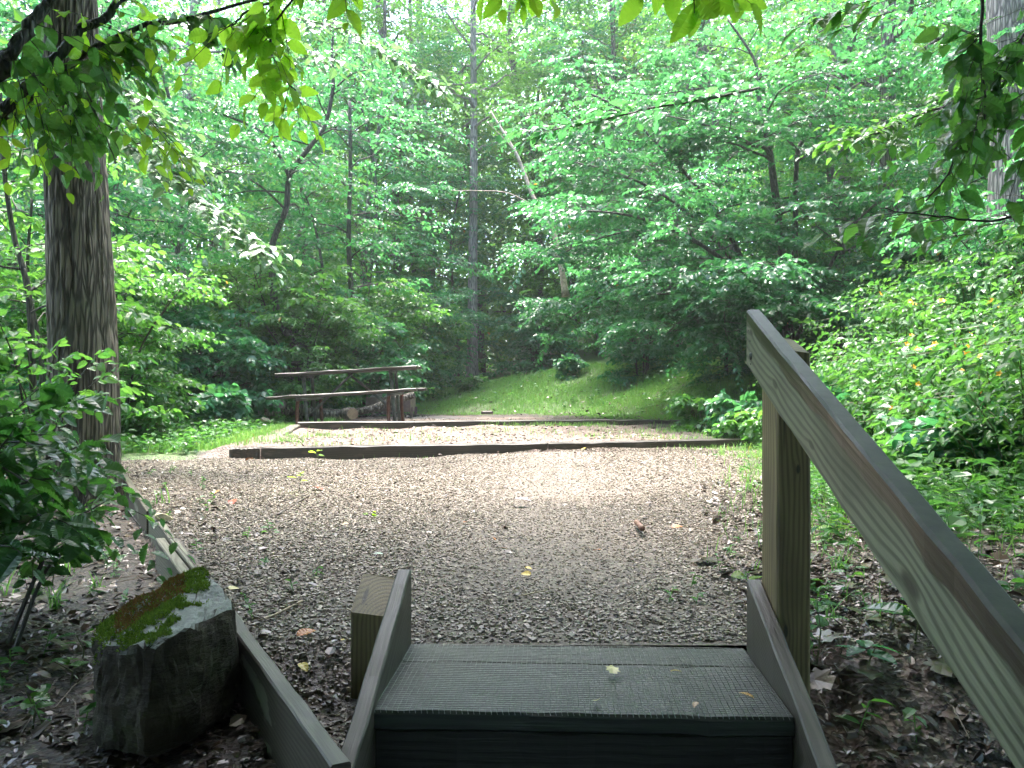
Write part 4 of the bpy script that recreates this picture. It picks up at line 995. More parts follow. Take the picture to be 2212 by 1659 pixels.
for i, (k, x, y, sc, lb) in enumerate([
        ('H0', -3.95, 12.6, 1.0, 'broad leaved plant at the split log, left of the table'), ('H0', -3.9, 11.4, .9, 'broad leaved plant on the left grass edge below the shrubs'),
        ('H0', -3.1, 16.2, 1.9, 'tall broad leaved plant seen between the table legs'), ('H0', -3.3, 15.0, 1.3, 'broad leaved plant left of the fire box'),
        ('H1', -4.3, 10.4, 1.2, 'lime green plant on the grass right of the oak'), ('H1', -3.9, 9.2, 1.0, 'small lime plant beside the oak foot'),
        ('H1', 2.35, 10.7, 1.1, 'broad leaved plant at the right foot of the grass bank'), ('H0', 2.6, 9.9, .8, 'leafy plant left of the handrail end'),
        ('H1', 2.75, 9.2, 1.1, 'yellow green plant just left of the handrail post'), ('H1', 2.5, 9.6, .9, 'low plant at the right end of the front kerb'),
        ('H0', 1.3, 18.8, .7, 'low plant in the middle of the grass bank'), ('H1', -.9, 19.4, 1.0, 'low plant at the left end of the grass bank'),
        ('H0', 3.3, 8.2, 1.1, 'big leaved plant at the foot of the flowery bank'), ('H0', 3.9, 7.2, 1.2, 'big leaved plant amid the flowery bank'), ('H0', 3.0, 5.6, .9, 'big leaved plant in the weeds just behind the handrail'), ('H0', 3.5, 4.7, .8, 'broad leaved plant close behind the lower handrail'), ('S1', 5.0, 5.4, .6, 'small shrub low at the right picture edge'), ('H0', 4.6, 6.4, 1.1, 'big leaved plant low on the flowery bank at the picture edge')]):
    put(k, x, y, rng.uniform(0, 6.28), sc, lb, group=GH)

# ---- trees one can pick out
def hero(name, label, cat, polys, seed, leafm, barkm, base_i=0, limbs=None, L=.1, T=T_MID, SL=.42, K=7, ratio=.6, group=None, k=10, trunk_only=None, extra=None, tname='trunk'):
    rng = R(seed); base = polys[0][0][0]; e = empty(name, tuple(base), label, cat, group); wood = MB(); P = []; D = []
    for (pts, r0, r1, nl, f0, ll, el, nsub) in polys:
        p, d = grow(rng, wood, pts, r0, r1, nl, f0, ll, el, .28, nsub, k, flare=(pts is polys[0][0]), top=nl > 0)
        if nl: P += p; D += d
    o = wood.build(tname, barkm, None, smooth=True); o.parent = e; o.location = -Vector(base)
    if P:
        mb = MB(); P = np.array(P); D = np.array(D); sprays(mb, rng, P, D, SL, K, L, ratio, T, .35, 0)
        o = mb.build('crown', leafm, None); o.parent = e; o.location = -Vector(base); print(name, len(P)*K)
    return e
def up(px0, py0, px1, py1, Y, Y1=None, top=None, n=4, wob=.03, seed=0):
    r = R(seed); Y1 = Y1 or Y; a = at(px0, py0, Y); b = at(px1, py1, Y1); a[2] = gz(a[0], a[1])-.2
    pts = [a+(b-a)*t+np.array([*r.normal(0, wob, 2), 0])*(0 < t < 1) for t in np.linspace(0, 1, n)]
    if top: d = norm(b-a); pts.append(b+d*top)
    return pts
hero('tall_tree', 'straight grey trunk rising through the middle of the wood', 'tree', [(up(1020, 690, 1022, 0, 22, top=6, seed=1), .145, .05, 24, .45, 2.8, (0, 35), 7)], 401, LEAF, BARK_PALE, T=T_FAR, L=.13, SL=.5)
hero('tall_tree', 'pale hazy trunk left of the straight grey trunk', 'tree', [(up(925, 700, 905, 0, 29, top=5, seed=2), .21, .08, 22, .4, 3, (0, 35), 7)], 402, LEAF, BARK_PALE, T=T_FAR, L=.14, SL=.5)
hero('tall_tree', 'leaning hazy trunk behind the curved sapling', 'tree', [([at(905, 640, 27), at(880, 400, 27), at(850, 230, 27), at(815, 0, 27), at(800, -250, 27)], .17, .06, 20, .35, 2.8, (0, 35), 7)], 403, LEAF, BARK_DK, T=T_FAR, L=.14, SL=.5)
hero('sapling', 'slim dark upright stem rising behind the middle of the table', 'tree', [(up(764, 800, 757, 360, 15.6, top=1.2, seed=4), .062, .03, 16, .35, 1.7, (0, 35), 6)], 404, LEAF_COOL, BARK_DK)
cs = [at(*q, 13.9) for q in ((640, 790), (635, 743), (608, 698), (592, 646), (587, 560), (592, 515), (618, 451), (626, 378), (668, 319), (701, 274), (719, 191), (717, 125), (722, 40))]
hero('curved_sapling', 'dark crooked sapling forking above the left end of the table', 'tree', [
    (cs, .075, .022, 13, .5, 1.5, (0, 30), 5),
    ([at(626, 384, 13.9), at(590, 312, 13.8), at(555, 278, 13.7), at(476, 246, 13.6), at(430, 235, 13.5)], .035, .01, 8, .35, .9, (0, 30), 4),
    ([at(620, 455, 13.9), at(560, 400, 13.6), at(500, 372, 13.4), at(440, 380, 13.2)], .022, .008, 7, .3, .8, (0, 30), 4),
    ([at(719, 195, 13.9), at(760, 160, 14), at(800, 150, 14.1)], .018, .008, 5, .3, .8, (0, 30), 4)], 405, LEAF_COOL, BARK_DK, k=8)
hero('sapling', 'thin leaning stem just right of the curved sapling', 'tree', [([at(722, 770, 15), at(700, 600, 15), at(676, 470, 15), at(650, 400, 15)], .035, .012, 9, .4, 1.1, (0, 35), 4)], 406, LEAF_COOL, BARK_DK, k=6)
hero('dead_tree', 'pale thin dead trunk leaning left over the grass bank', 'tree', [
    ([at(1222, 640, 15.6), at(1206, 542, 15.7), at(1182, 462, 15.8), at(1154, 430, 15.9), at(1130, 368, 16), at(1112, 326, 16), at(1078, 271, 16.1), at(1060, 240, 16.2)], .055, .018, 0, .5, 1, (0, 30), 3),
    ([at(1176, 458, 15.8), at(1100, 418, 15.6), at(1030, 412, 15.4), at(975, 412, 15.2)], .014, .006, 0, .5, 1, (0, 30), 3),
    ([at(1112, 326, 16), at(1085, 296, 15.9), at(1050, 262, 15.8)], .012, .005, 0, .5, 1, (0, 30), 3)], 407, LEAF, plain('dead_bark', (.20, .16, .12), (.40, .35, .28), 20, .7), k=7)
hero('tall_tree', 'grey trunk standing in the wood below the top right corner', 'tree', [(up(1932, 470, 1920, 0, 14.5, top=5, seed=8), .20, .09, 18, .5, 2.6, (0, 35), 7)], 408, LEAF, BARK, T=T_FAR, L=.12, SL=.45)
hero('tall_tree', 'grey brown trunk leaning left behind the spreading bush', 'tree', [(up(1862, 440, 1800, 30, 17, top=5, seed=9), .17, .08, 18, .5, 2.6, (0, 35), 7)], 409, LEAF, BARK_PALE, T=T_FAR, L=.13, SL=.5)
hero('tall_tree', 'small brown trunk glimpsed above the spreading bush', 'tree', [([at(1575, 560, 19), at(1553, 310, 19), at(1526, 150, 19), at(1510, 0, 19), at(1500, -150, 19)], .11, .05, 16, .45, 2.2, (0, 35), 6)], 410, LEAF, BARK, T=T_FAR, L=.13, SL=.5)
hero('tall_tree', 'short dark trunk seen between the dead trunk and the bush', 'tree', [(up(1328, 640, 1326, 330, 23, top=6, seed=11), .13, .05, 22, .3, 2.6, (0, 35), 7)], 411, LEAF, BARK_DK, T=T_FAR, L=.13, SL=.5)
hero('tall_tree', 'thick pale grey trunk cut by the right picture edge', 'tree', [([at(2210, 640, 9.2), at(2192, 500, 9.2), at(2196, 230, 9.2), at(2180, 0, 9.2), at(2170, -400, 9.4)], .30, .20, 0, .5, 1, (0, 30), 3),
    ([at(2175, -350, 9.4), at(2150, -700, 9.4)], .18, .05, 16, .2, 2.6, (0, 30), 7)], 412, LEAF, BARK_PALE, k=14, T=T_FAR, L=.12)

# the big oak on the left
def oak():
    rng = R(420); ctr = [(178, 1100), (182, 900), (173, 600), (160, 300), (152, 0), (150, -500), (160, -900)]
    pts = [at(px, py, 6.1) for px, py in ctr]; pts[0][2] = gz(pts[0][0], pts[0][1])-.25
    P = smooth_path(pts, 60); n = 60; k = 96
    rad = np.interp(np.linspace(0, 1, n), [0, .09, .2, .45, 1], [.31, .235, .22, .19, .11])
    T = norm(np.gradient(P, axis=0)); A = norm(np.cross(T, [0, 1., 0])); B = np.cross(T, A)
    a = np.arange(k)*2*math.pi/k; V = np.zeros((n, k, 3))
    from mathutils import noise
    for i in range(n):
        for j in range(k):
            zz = P[i, 2]; q = Vector((math.cos(a[j])*2.3, math.sin(a[j])*2.3, zz*.55))
            f = noise.fractal(Vector((math.cos(a[j])*6.5+3, math.sin(a[j])*6.5, zz*1.3)), 1, 2, 3)
            f2 = noise.fractal(q, 1, 2, 2)
            V[i, j] = P[i]+(A[i]*math.cos(a[j])+B[i]*math.sin(a[j]))*(rad[i]*(1+.03*f2)+.020*(1-abs(f)*2.2))
    mb = MB(); i = np.arange(n-1)[:, None]*k; j = np.arange(k)[None]; j2 = (j+1) % k
    mb.add(V.reshape(-1, 3), [np.stack([i+j, i+j2, i+k+j2, i+k+j], -1).reshape(-1, 4)])
    e = empty('oak_tree', tuple(P[0]), 'big oak trunk with deeply furrowed bark standing at the left', 'tree')
    o = mb.build('trunk', BARK_OAK, None, smooth=True); o.parent = e; o.location = -Vector(P[0])
    w = MB(); Q, D = grow(rng, w, [P[-16], P[-8], P[-1], P[-1]+[0.3, .2, 2.5]], .10, .03, 14, .3, 3.0, (5, 40), .2, 8, azr=(2.2, 4.4))
    o = w.build('limbs', BARK, None, smooth=True); o.parent = e; o.location = -Vector(P[0])
    mb = MB(); sprays(mb, rng, np.array(Q), np.array(D), .5, 7, .14, .6, T_FAR); o = mb.build('crown', LEAF, None); o.parent = e; o.location = -Vector(P[0])
BARK_OAK = bark_mat('bark_oak', (.05, .042, .032), (.21, .18, .14), 1.6, .7, .8)
oak()
hero('sapling', 'thin dark stem at the left edge beside the oak', 'tree', [([at(110, 1000, 7.4), at(75, 880, 7.4), at(62, 640, 7.4), at(28, 500, 7.4), at(5, 330, 7.4), at(0, 150, 7.4)], .035, .014, 12, .2, 1.3, (0, 35), 5)], 430, LEAF, BARK_DK, k=7)
hero('sapling', 'dark forked stem between the left edge and the oak', 'tree', [([at(92, 900, 8.4), at(88, 760, 8.4), at(60, 600, 8.4), at(70, 420, 8.4)], .03, .012, 10, .3, 1.2, (0, 35), 5)], 431, LEAF, BARK_DK, k=7)

# the big spreading bush on the right
LEAF_BUSH = leaf_mat('leaf_bush', (.018, .080, .044), (.036, .125, .056), (.05, .25, .08), (.10, .34, .08), .27, .7)
def big_bush():
    Yb = 13.0; b = lambda px, py, d=0: at(px, py, Yb+d*.75)
    polys = [
      ([b(1700, 760), b(1690, 560), b(1666, 354), b(1652, 278), b(1638, 201), b(1631, 132), b(1572, 42)], .075, .015, 14, .15, 2.2, (-5, 30), 7),
      ([b(1690, 600), b(1668, 350, -.3), b(1621, 312, -.5), b(1566, 285, -.8), b(1513, 267, -1), b(1440, 250, -1.2)], .04, .01, 9, .2, 1.4, (-5, 25), 6),
      ([b(1715, 700), b(1718, 480), b(1722, 340), b(1742, 285), b(1774, 229), b(1800, 150)], .05, .012, 12, .15, 1.8, (-5, 30), 6),
      ([b(1690, 740), b(1600, 600, -.4), b(1500, 520, -.9), b(1380, 470, -1.4), b(1270, 455, -1.8)], .05, .012, 13, .1, 1.7, (-8, 25), 7),
      ([b(1690, 740), b(1580, 560, .6), b(1460, 440, .9), b(1350, 380, 1.2), b(1240, 350, 1.5)], .045, .012, 13, .1, 1.7, (-8, 25), 7),
      ([b(1690, 760), b(1600, 680, -.7), b(1500, 640, -1.3), b(1420, 635, -1.9)], .035, .010, 11, .2, 1.3, (-8, 20), 6),
      ([b(1710, 760), b(1780, 600, -.6), b(1850, 480, -1.1), b(1920, 420, -1.4)], .04, .012, 11, .15, 1.6, (-5, 25), 6),
      ([b(1700, 760), b(1660, 640, -1.2), b(1620, 590, -2.2), b(1580, 600, -3.1)], .035, .010, 10, .2, 1.2, (-8, 20), 6),
      ([b(1700, 780), b(1620, 640, -.9), b(1520, 660, -1.4), b(1440, 720, -1.9)], .03, .008, 12, .2, 1.1, (-25, 10), 7),
      ([b(1690, 760), b(1560, 640, .4), b(1420, 600, .6), b(1300, 640, .9), b(1230, 690, 1.1)], .035, .008, 16, .15, 1.3, (-20, 15), 7),
      ([b(1690, 760), b(1560, 560, 1.2), b(1400, 500, 1.8), b(1280, 520, 2.2), b(1190, 560, 2.4)], .035, .008, 16, .15, 1.5, (-20, 15), 7),
      ([b(1720, 780), b(1700, 640, -1.3), b(1690, 640, -2.0), b(1680, 680, -2.6)], .03, .008, 12, .2, 1.0, (-25, 10), 6),
      ([b(1700, 760), b(1560, 480, .5), b(1440, 330, .6), b(1330, 230, .8), b(1240, 190, 1)], .045, .012, 13, .25, 1.8, (-5, 30), 7)]
    hero('spreading_bush', 'large dark spreading bush drooping over the grass at the right', 'bush', polys, 440, LEAF_BUSH, BARK_DK, L=.086, SL=.42, K=12, ratio=.70, k=7, tname='stems')
big_bush()

# ---- flowering bank at the right
def flower_bank():
    rng = R(450); base = (4.3, 7.0, gz(4.3, 7.0)); e = empty('flowering_shrub', base, 'sprawling green bank of stems dotted with small orange flowers at the right', 'shrub')
    w = MB(); P = []; D = []; tips = []
    for k in range(400):
        y = rng.uniform(4.6, 9.8); x = 2.9+.12*(y-5)+abs(rng.normal(0, 1.25)); 
        if x > 6.5: continue
        z = gz(x, y); h = rng.uniform(.35, .95)*(1+.55*sst(3.3, 4.6, x)); a = rng.uniform(2.2, 4.6)
        p1 = np.array([x+.25*math.cos(a), y+.25*math.sin(a), z+h]); p2 = p1+np.array([.35*math.cos(a), .35*math.sin(a), -.05])
        tube(w, [np.array([x, y, z-.03]), (np.array([x, y, z])+p1)/2+[0, 0, .12], p1, p2], [.006, .005, .004, .0025], 3, cap=False)
        for t in np.linspace(.25, 1, 9):
            q = (np.array([x, y, z])*(1-t)+p1*t); P.append(q); aa = rng.uniform(0, 6.28); D.append([math.cos(aa), math.sin(aa)-.2, .25])
        for t in (.3, .6, 1): P.append(p1*(1-t)+p2*t); D.append(norm(p2-p1+rng.normal(0, .2, 3)))
        if y < 8.6 and x < 5: tips.append((p2+p1)/2)
    o = w.build('stems', TWIG_G, None); o.parent = e; o.location = -Vector(base)
    mb = MB(); P = np.array(P); D = norm(np.array(D)); sprays(mb, rng, P, D, .26, 6, .066, .58, T_MID, .3); o = mb.build('foliage', COVER, None); o.parent = e; o.location = -Vector(base)
    # the bare, reddish orange blossoms
    fb = MB(); 
    for k in range(8):
        a = k*2*math.pi/5; 
        if k < 5: add_leaves(fb, np.zeros((1, 3)), np.array([[math.cos(a), math.sin(a), .35]]), np.array([[0, 0, 1.]]), .022, .017, T_MID)
    FM = plain('flower_petal', (.75, .34, .02), (.85, .48, .03), 60, .4); me = fb.mesh('flower', FM)
    spots = [(1925, 648), (1940, 742), (1956, 728), (1952, 760), (1975, 805), (1946, 688), (1905, 668), (1990, 822), (2010, 735), (2045, 778), (2068, 776), (2100, 792), (2118, 736), (2140, 700), (2020, 690), (2090, 735), (2150, 795), (2165, 830), (2195, 880), (2060, 800), (2180, 640), (1998, 752), (1968, 700), (2134, 668)]
    T_ = np.array(tips)
    for i, (px, py) in enumerate(spots):
        px_ = 1106+T_[:, 0]/T_[:, 1]*F; py_ = 829.5+(EYE-T_[:, 2])/T_[:, 1]*F
        j = int(np.argmin((px_-px)**2+(py_-py)**2+30*T_[:, 1]**2)); p = T_[j]+[rng.normal(0, .02), -.06, .05]; 
        f = bpy.data.objects.new('flower', me); COL.objects.link(f); f.parent = e; f.location = Vector(p)-Vector(base); f.rotation_euler = (rng.uniform(.6, 1.3), 0, rng.uniform(-1, 1)); f.scale = (rng.uniform(.9, 1.5),)*3
        T_ = np.delete(T_, j, 0)
flower_bank()

# ---- grass, weeds, ground cover
def blades(mb, rng, x, y, z, L, w, lean=.5, mi=0):
    N = len(x); a = rng.uniform(0, 6.28, N); b = rng.uniform(0, 6.28, N)
    sx, sy = np.cos(a)*w/2, np.sin(a)*w/2; le = rng.uniform(.1, 1, N)*lean*L; dx, dy = np.cos(b)*le, np.sin(b)*le
    p = np.stack([x, y, z], -1); V = np.zeros((N, 5, 3))
    V[:, 0] = p+np.stack([sx, sy, 0*x], -1); V[:, 1] = p-np.stack([sx, sy, 0*x], -1)
    m = p+np.stack([dx*.35, dy*.35, L*.62], -1); V[:, 2] = m+np.stack([sx*.8, sy*.8, 0*x], -1); V[:, 3] = m-np.stack([sx*.8, sy*.8, 0*x], -1)
    V[:, 4] = p+np.stack([dx, dy, L*(1-.35*le/np.maximum(L, 1e-6))], -1)
    o = (np.arange(N)*5)[:, None, None]
    mb.add(V.reshape(-1, 3), [(np.array([(0, 1, 3, 2)])[None]+o).reshape(-1, 4), (np.array([(2, 3, 4)])[None]+o).reshape(-1, 3)], mi)
def grass():
    rng = R(460); mb = MB()
    x = rng.uniform(-3, 4.2, 190000); y = rng.uniform(9, 20.5, 190000); d = bank_dist(x, y)
    m = (np.sin(x*2.3+y*1.1)+np.sin(y*3.1-x*1.7)+rng.normal(0, .5, len(x)) > -1.25) & (d > -.35+rng.normal(0, .25, len(x))) & (d < 3.6) & (x > -2.3) & (rng.uniform(size=len(x)) < .4+.6*sst(-.3, .7, d))
    x, y = x[m], y[m]; L = rng.uniform(.06, .17, len(x))*(.55+.45*sst(-.2, 1.0, bank_dist(x, y))); blades(mb, rng, x, y, ground_z(x, y)-.01, L, np.full(len(x), .006), .75)
    # left strip beyond the timbers
    x = rng.uniform(-6, -2.55, 36000); y = rng.uniform(8.2, 13.5, 36000); m = (x < -2.75-.2*(y-9)*(y < 9)+rng.normal(0, .12, len(x))) & (x > -3.2-.35*(y-8.2)-rng.uniform(0, 1.2, len(x)))
    x, y = x[m], y[m]; blades(mb, rng, x, y, ground_z(x, y)-.01, rng.uniform(.04, .13, len(x)), np.full(len(x), .006), .7)
    # sparse tufts on the terraces
    for cx, cy, n, s in [(-1.9, 8.45, 120, .35), (-1.3, 8.5, 90, .3), (-.95, 9.2, 160, .5), (.1, 9.9, 200, .5), (1.2, 9.4, 140, .35), (1.9, 9.5, 160, .3), (1.5, 10.3, 130, .4), (.55, 10.8, 160, .16), (1.05, 11.0, 260, .2), (2.2, 10.4, 400, .5), (-2.3, 9.4, 300, .35), (-2.4, 8.6, 200, .2), (2.3, 8.9, 300, .3), (2.4, 7.9, 260, .3), (.0, 10.75, 90, .2), (-1.5, 10.1, 60, .4), (2.6, 11, 400, .5)]:
        x = cx+rng.normal(0, s, n); y = cy+rng.normal(0, s*.3, n); m = np.abs(y-t1y(x)) > .08; x, y = x[m], y[m]; blades(mb, rng, x, y, ground_z(x, y)-.005, rng.uniform(.025, .085, len(x)), np.full(len(x), .005), .8)
    # right-hand edge of the gravel and the slope behind the rail
    x = rng.uniform(.7, 5.0, 24000); y = rng.uniform(2.4, 9.5, 24000); m = (x > xr(y)-.25+rng.normal(0, .16, len(x))) & (rng.uniform(size=len(x)) < .06+.94*sst(3.2, 6.2, y+.25*(x-1)))
    x, y = x[m], y[m]; blades(mb, rng, x, y, ground_z(x, y)-.01, rng.uniform(.04, .16, len(x)), np.full(len(x), .0045), .9)
    o = mb.build('grass', GRASSM); props(o, 'fresh green grass growing on the bank and along the terrace edges', 'grass', kind='stuff')
grass()
def cover():
    rng = R(470); mb = MB(); 
    def herb(x, y, h, L, n=7, ratio=.32, T=T_MID, mi=0, z=None):
        z = ground_z(x, y) if z is None else z; N = len(x); a = rng.uniform(0, 6.28, N); lx, ly = np.cos(a)*h*.35, np.sin(a)*h*.35
        for i in range(n):
            t = (i+1)/n; p = np.stack([x+lx*t, y+ly*t, z+h*t], -1); b = rng.uniform(0, 6.28, N)
            add_leaves(mb, p, np.stack([np.cos(b), np.sin(b), rng.uniform(-.35, .45, N)], -1), np.array([0, 0, 1.])+rng.normal(0, .3, (N, 3)), L*rng.uniform(.7, 1.25, N), L*ratio*rng.uniform(.8, 1.2, N), T, mi)
        V = np.zeros((N, 4, 3)); w = .0014
        V[:, 0] = np.stack([x-w, y, z-.01], -1); V[:, 1] = np.stack([x+w, y, z-.01], -1); V[:, 2] = np.stack([x+lx+w, y+ly, z+h], -1); V[:, 3] = np.stack([x+lx-w, y+ly, z+h], -1)
        mb.add(V.reshape(-1, 3), [(np.array([(0, 1, 2, 3)])[None]+(np.arange(N)*4)[:, None, None]).reshape(-1, 4)], mi)
    # slope right of the rail: thick further off, thin near the stair
    n = 9000; x = rng.uniform(.8, 5.6, n); y = rng.uniform(2.4, 9.4, n); dens = .04+.96*sst(3.0, 5.4, y+.55*(x-1.6)); m = (x > xr(y)+.06+.15*rng.normal(size=n)) & (rng.uniform(size=n) < dens*.75)
    x, y = x[m], y[m]; herb(x, y, rng.uniform(.05, .30, len(x))*rng.uniform(.5, 1.2, len(x)), rng.uniform(.045, .085, len(x)), 7, .36)
    x, y = scatter_region(rng, 1100, 1.1, 4.8, 2.6, 8, lambda x, y: x > xr(y)+.3); m = rng.uniform(size=len(x)) < .12+.88*sst(3.2, 5.2, y+.5*(x-1.6)); x, y = x[m], y[m]; herb(x, y, rng.uniform(.05, .30, len(x)), rng.uniform(.05, .13, len(x)), 4, .8)
    # left edge strip and foot of the woods
    x, y = scatter_region(rng, 2600, -6.5, -2.7, 8.0, 14.5, lambda x, y: x < -2.95-.10*(y-8)); herb(x, y, rng.uniform(.05, .2, len(x)), .075*np.ones(len(x)), 5, .65)
    x, y = scatter_region(rng, 1500, -4, 4.2, 9, 20, lambda x, y: (bank_dist(x, y) > .3) & (bank_dist(x, y) < 3.6)); m = (rng.uniform(size=len(x)) < .35) | (bank_dist(x, y) > 2.6) | (x > 2.3); x, y = x[m], y[m]; herb(x, y, rng.uniform(.06, .24, len(x)), .08*np.ones(len(x)), 5, .65)
    # small weeds in the gravel edges and on the left floor
    x, y = scatter_region(rng, 900, -3.5, 2.4, 2.6, 8.2, lambda x, y: in_pad(x, y) & ((x > xr(y)-.6) | (x < bl(y)+.55))); m = rng.uniform(size=len(x)) < .40; x, y = x[m], y[m]; herb(x, y, rng.uniform(.02, .06, len(x)), .03*np.ones(len(x)), 5, .6, z=EYE-gravel_h(x, y))
    x, y = scatter_region(rng, 300, -3.6, -.7, 1.8, 6.5, lambda x, y: x < bl(y)-.25); herb(x, y, rng.uniform(.03, .10, len(x)), .045*np.ones(len(x)), 5, .6)
    x, y = scatter_region(rng, 46, .8, 2.4, 1.75, 3.3, lambda x, y: x > .75); herb(x, y, rng.uniform(.03, .09, len(x)), .05*np.ones(len(x)), 5, .6)
    o = mb.build('ground_cover', COVER); props(o, 'low leafy ground cover and weeds along the edges of the clearing', 'ground cover', kind='stuff')
cover()
def tuft(name, x, y, n, L, label, mat=GRASSM, w=.006, group='grass tufts by the rock and the gravel', z=None, lean=.9, sp=.03):
    rng = R(int(abs(x*1000+y*77))); z = gz(x, y) if z is None else z; mb = MB(); 
    for k in range(n):
        a = rng.uniform(0, 6.28); l = L*rng.uniform(.6, 1.1); d = np.array([math.cos(a), math.sin(a)])*l*lean*rng.uniform(.2, .8); t = np.linspace(0, 1, 7)[:, None]
        P = np.concatenate([rng.normal(0, sp, 2)*.5+d*t**1.6, l*(t-.45*t*t*rng.uniform(.4, 1.4))], 1); s = np.array([-math.sin(a), math.cos(a), 0])*w/2
        ww = (1-t**2.2)+.05; V = np.concatenate([P+s*ww, P-s*ww]); q = np.array([(i, i+1, i+8, i+7) for i in range(6)]); mb.add(V, [q])
    o = mb.build(name, mat); o.location = (x, y, z); return props(o, label, 'grass', group)
def gp2(px, py, h): p = gpt(px, py, h); return p[0], p[1]
for px, py, h, n, L, lb in [(118, 1330, .90, 16, .22, 'larger grass tuft on the dark floor left of the mossy rock'), (205, 1290, .88, 9, .16, 'thin grass tuft behind the left side of the mossy rock'),
        (150, 1235, .88, 7, .2, 'upright grass tuft under the leafy branches at the left'), (8, 1310, .92, 9, .18, 'grass tuft cut by the left picture edge')]:
    x, y = gp2(px, py, h); tuft('grass_tuft', x, y, n, L, lb)
for px, py, n, L, lb in [(355, 1085, 5, .17, 'blue green grass blades on the gravel near the far edging plank'), (1700, 1190, 8, .12, 'small grass tuft behind the right post'),]:
    x, y = gp2(px, py, .70); tuft('grass_tuft', x, y, n, L, lb, w=.008)
for px, py, h, n, L, lb in [(1815, 1240, .73, 22, .14, 'dark green grass tuft in the litter right of the tall post'), (1795, 1370, .74, 6, .15, 'drooping grass blades low beside the tall post'), (1560, 985, .68, 14, .16, 'straw green grass tuft at the right edge of the gravel'), (1620, 1060, .68, 16, .15, 'grass tuft against the left side of the tall post')]:
    x, y = gp2(px, py, h); tuft('grass_tuft', x, y, n, L, lb)
def seedling(px, py, h, H, n, L, ratio, label, mat, T=T_NEAR, spread=.6, Yfix=None, grp='seedlings near the stair'):
    if Yfix: p = at(px, py, Yfix); x, y, z = p
    else: x, y = gp2(px, py, h); z = gz(x, y)
    rng = R(int(px*7+py)); e = empty('seedling', (x, y, z), label, 'plant', grp); w = MB(); tube(w, [(0, 0, -.02), (.01, 0, H*.5), (rng.normal(0, .02), rng.normal(0, .02), H)], [.0028, .0022, .0015], 5)
    w.build('stem', TWIG_G, e); mb = MB()
    for i in range(n):
        t = .45+.55*(i+1)/n; a = i*2.4+rng.uniform(0, 1); d = np.array([[math.cos(a), math.sin(a), rng.uniform(-.1, .3)]])
        add_leaves(mb, np.array([[0, 0, H*t]])+d*.012, d, np.array([[0, 0, 1.]])+rng.normal(0, .25, (1, 3)), L*rng.uniform(.7, 1.15), L*ratio, T)
    mb.build('foliage', mat, e)
SD = [(112, 1262, .88, .16, 5, .085, .6, 'lime leaved seedling above the larger grass tuft at the left', LEAF_LIME), (68, 1625, .97, .10, 7, .055, .7, 'small leafy seedling at the bottom left corner', LEAF),
      (150, 1500, .92, .08, 5, .05, .7, 'low seedling left of the rock base', LEAF), (175, 1450, .9, .10, 5, .06, .6, 'seedling with pointed leaves against the left of the rock', LEAF_DARK),
      (1765, 1560, .92, .14, 6, .085, .5, 'seedling with long drooping leaves beside the stringer foot', LEAF), (1872, 1600, .95, .07, 6, .075, .65, 'broad leaved seedling at the bottom right of the stair', LEAF_COOL),
      (1975, 1560, .95, .10, 4, .13, .65, 'large leaved seedling under the lower handrail', LEAF_DARK), (2065, 1480, .9, .10, 4, .11, .55, 'shiny seedling half hidden by the handrail', LEAF_COOL), (2095, 1590, .95, .09, 5, .07, .7, 'yellowing seedling at the lower right behind the handrail', LEAF_LIME),
      (1925, 1440, .85, .06, 6, .05, .7, 'tiny lime seedling in the litter under the handrail', LEAF_LIME), (1805, 1170, .73, .10, 6, .07, .7, 'lime seedling growing right of the tall post', LEAF_LIME), (1835, 1290, .76, .08, 5, .07, .5, 'narrow leaved seedling below the dark grass tuft', LEAF),
      (645, 1062, .70, .12, 4, .06, .9, 'lime round leaved seedling on the gravel left of centre', LEAF_LIME), (585, 1160, .70, .05, 5, .035, .7, 'tiny weed on the gravel left of centre', LEAF), (800, 1120, .70, .05, 4, .035, .7, 'tiny weed on the gravel beyond the left post', LEAF_LIME),
      (400, 1200, .70, .06, 5, .07, .4, 'grey green weed beside the doubled edging plank', LEAF_COOL), (685, 985, .66, .10, 3, .07, .7, 'weed growing up against the left part of the front kerb', LEAF_LIME), (1615, 1300, .72, .08, 2, .06, .9, 'single lime leaf against the right stringer', LEAF_LIME), (715, 1500, .72, .05, 6, .035, .6, 'feathery weed left of the left post', LEAF), (650, 1365, .0, .0, 0, 0, 0, '', None)]
for s_ in SD:
    if s_[8] is not None: seedling(*s_)

# ---- near branches hanging into the picture
def branch(name, label, stems, seed, leafm, barkm, twigs, L, ratio=.62, T=T_NEAR, group='branches hanging into the picture', hang=.3, K=5, droop=.3, flat=.5):
    """stems: list of (points, r0, r1); twigs: list of (start point, direction, length)"""
    rng = R(seed); base = stems[0][0][0]; e = empty(name, tuple(base), label, 'branch', group); w = MB()
    for pts, r0, r1 in stems:
        P = smooth_path(pts, 22); P[1:-1] += rng.normal(0, r0*.28, P[1:-1].shape); tube(w, P, np.linspace(r0, r1, 22), 8)
    mb = MB(); tw = MB(); A = np.array([t[0] for t in twigs]); B = norm(np.array([t[1] for t in twigs], float)); S_ = np.array([t[2] for t in twigs])
    sprays(mb, rng, A, B, S_, K, L, ratio, T, droop, 0, stem=(tw, .0022, 0), flat=flat, hang=hang)
    w.v += [v for v in tw.v]; 
    for f in tw.f: w.f.append(f+w.n); w.m.append(0)
    w.n += tw.n
    o = w.build('stem', barkm, None, smooth=True); o.parent = e; o.location = -Vector(base)
    o = mb.build('foliage', leafm, None); o.parent = e; o.location = -Vector(base); return e
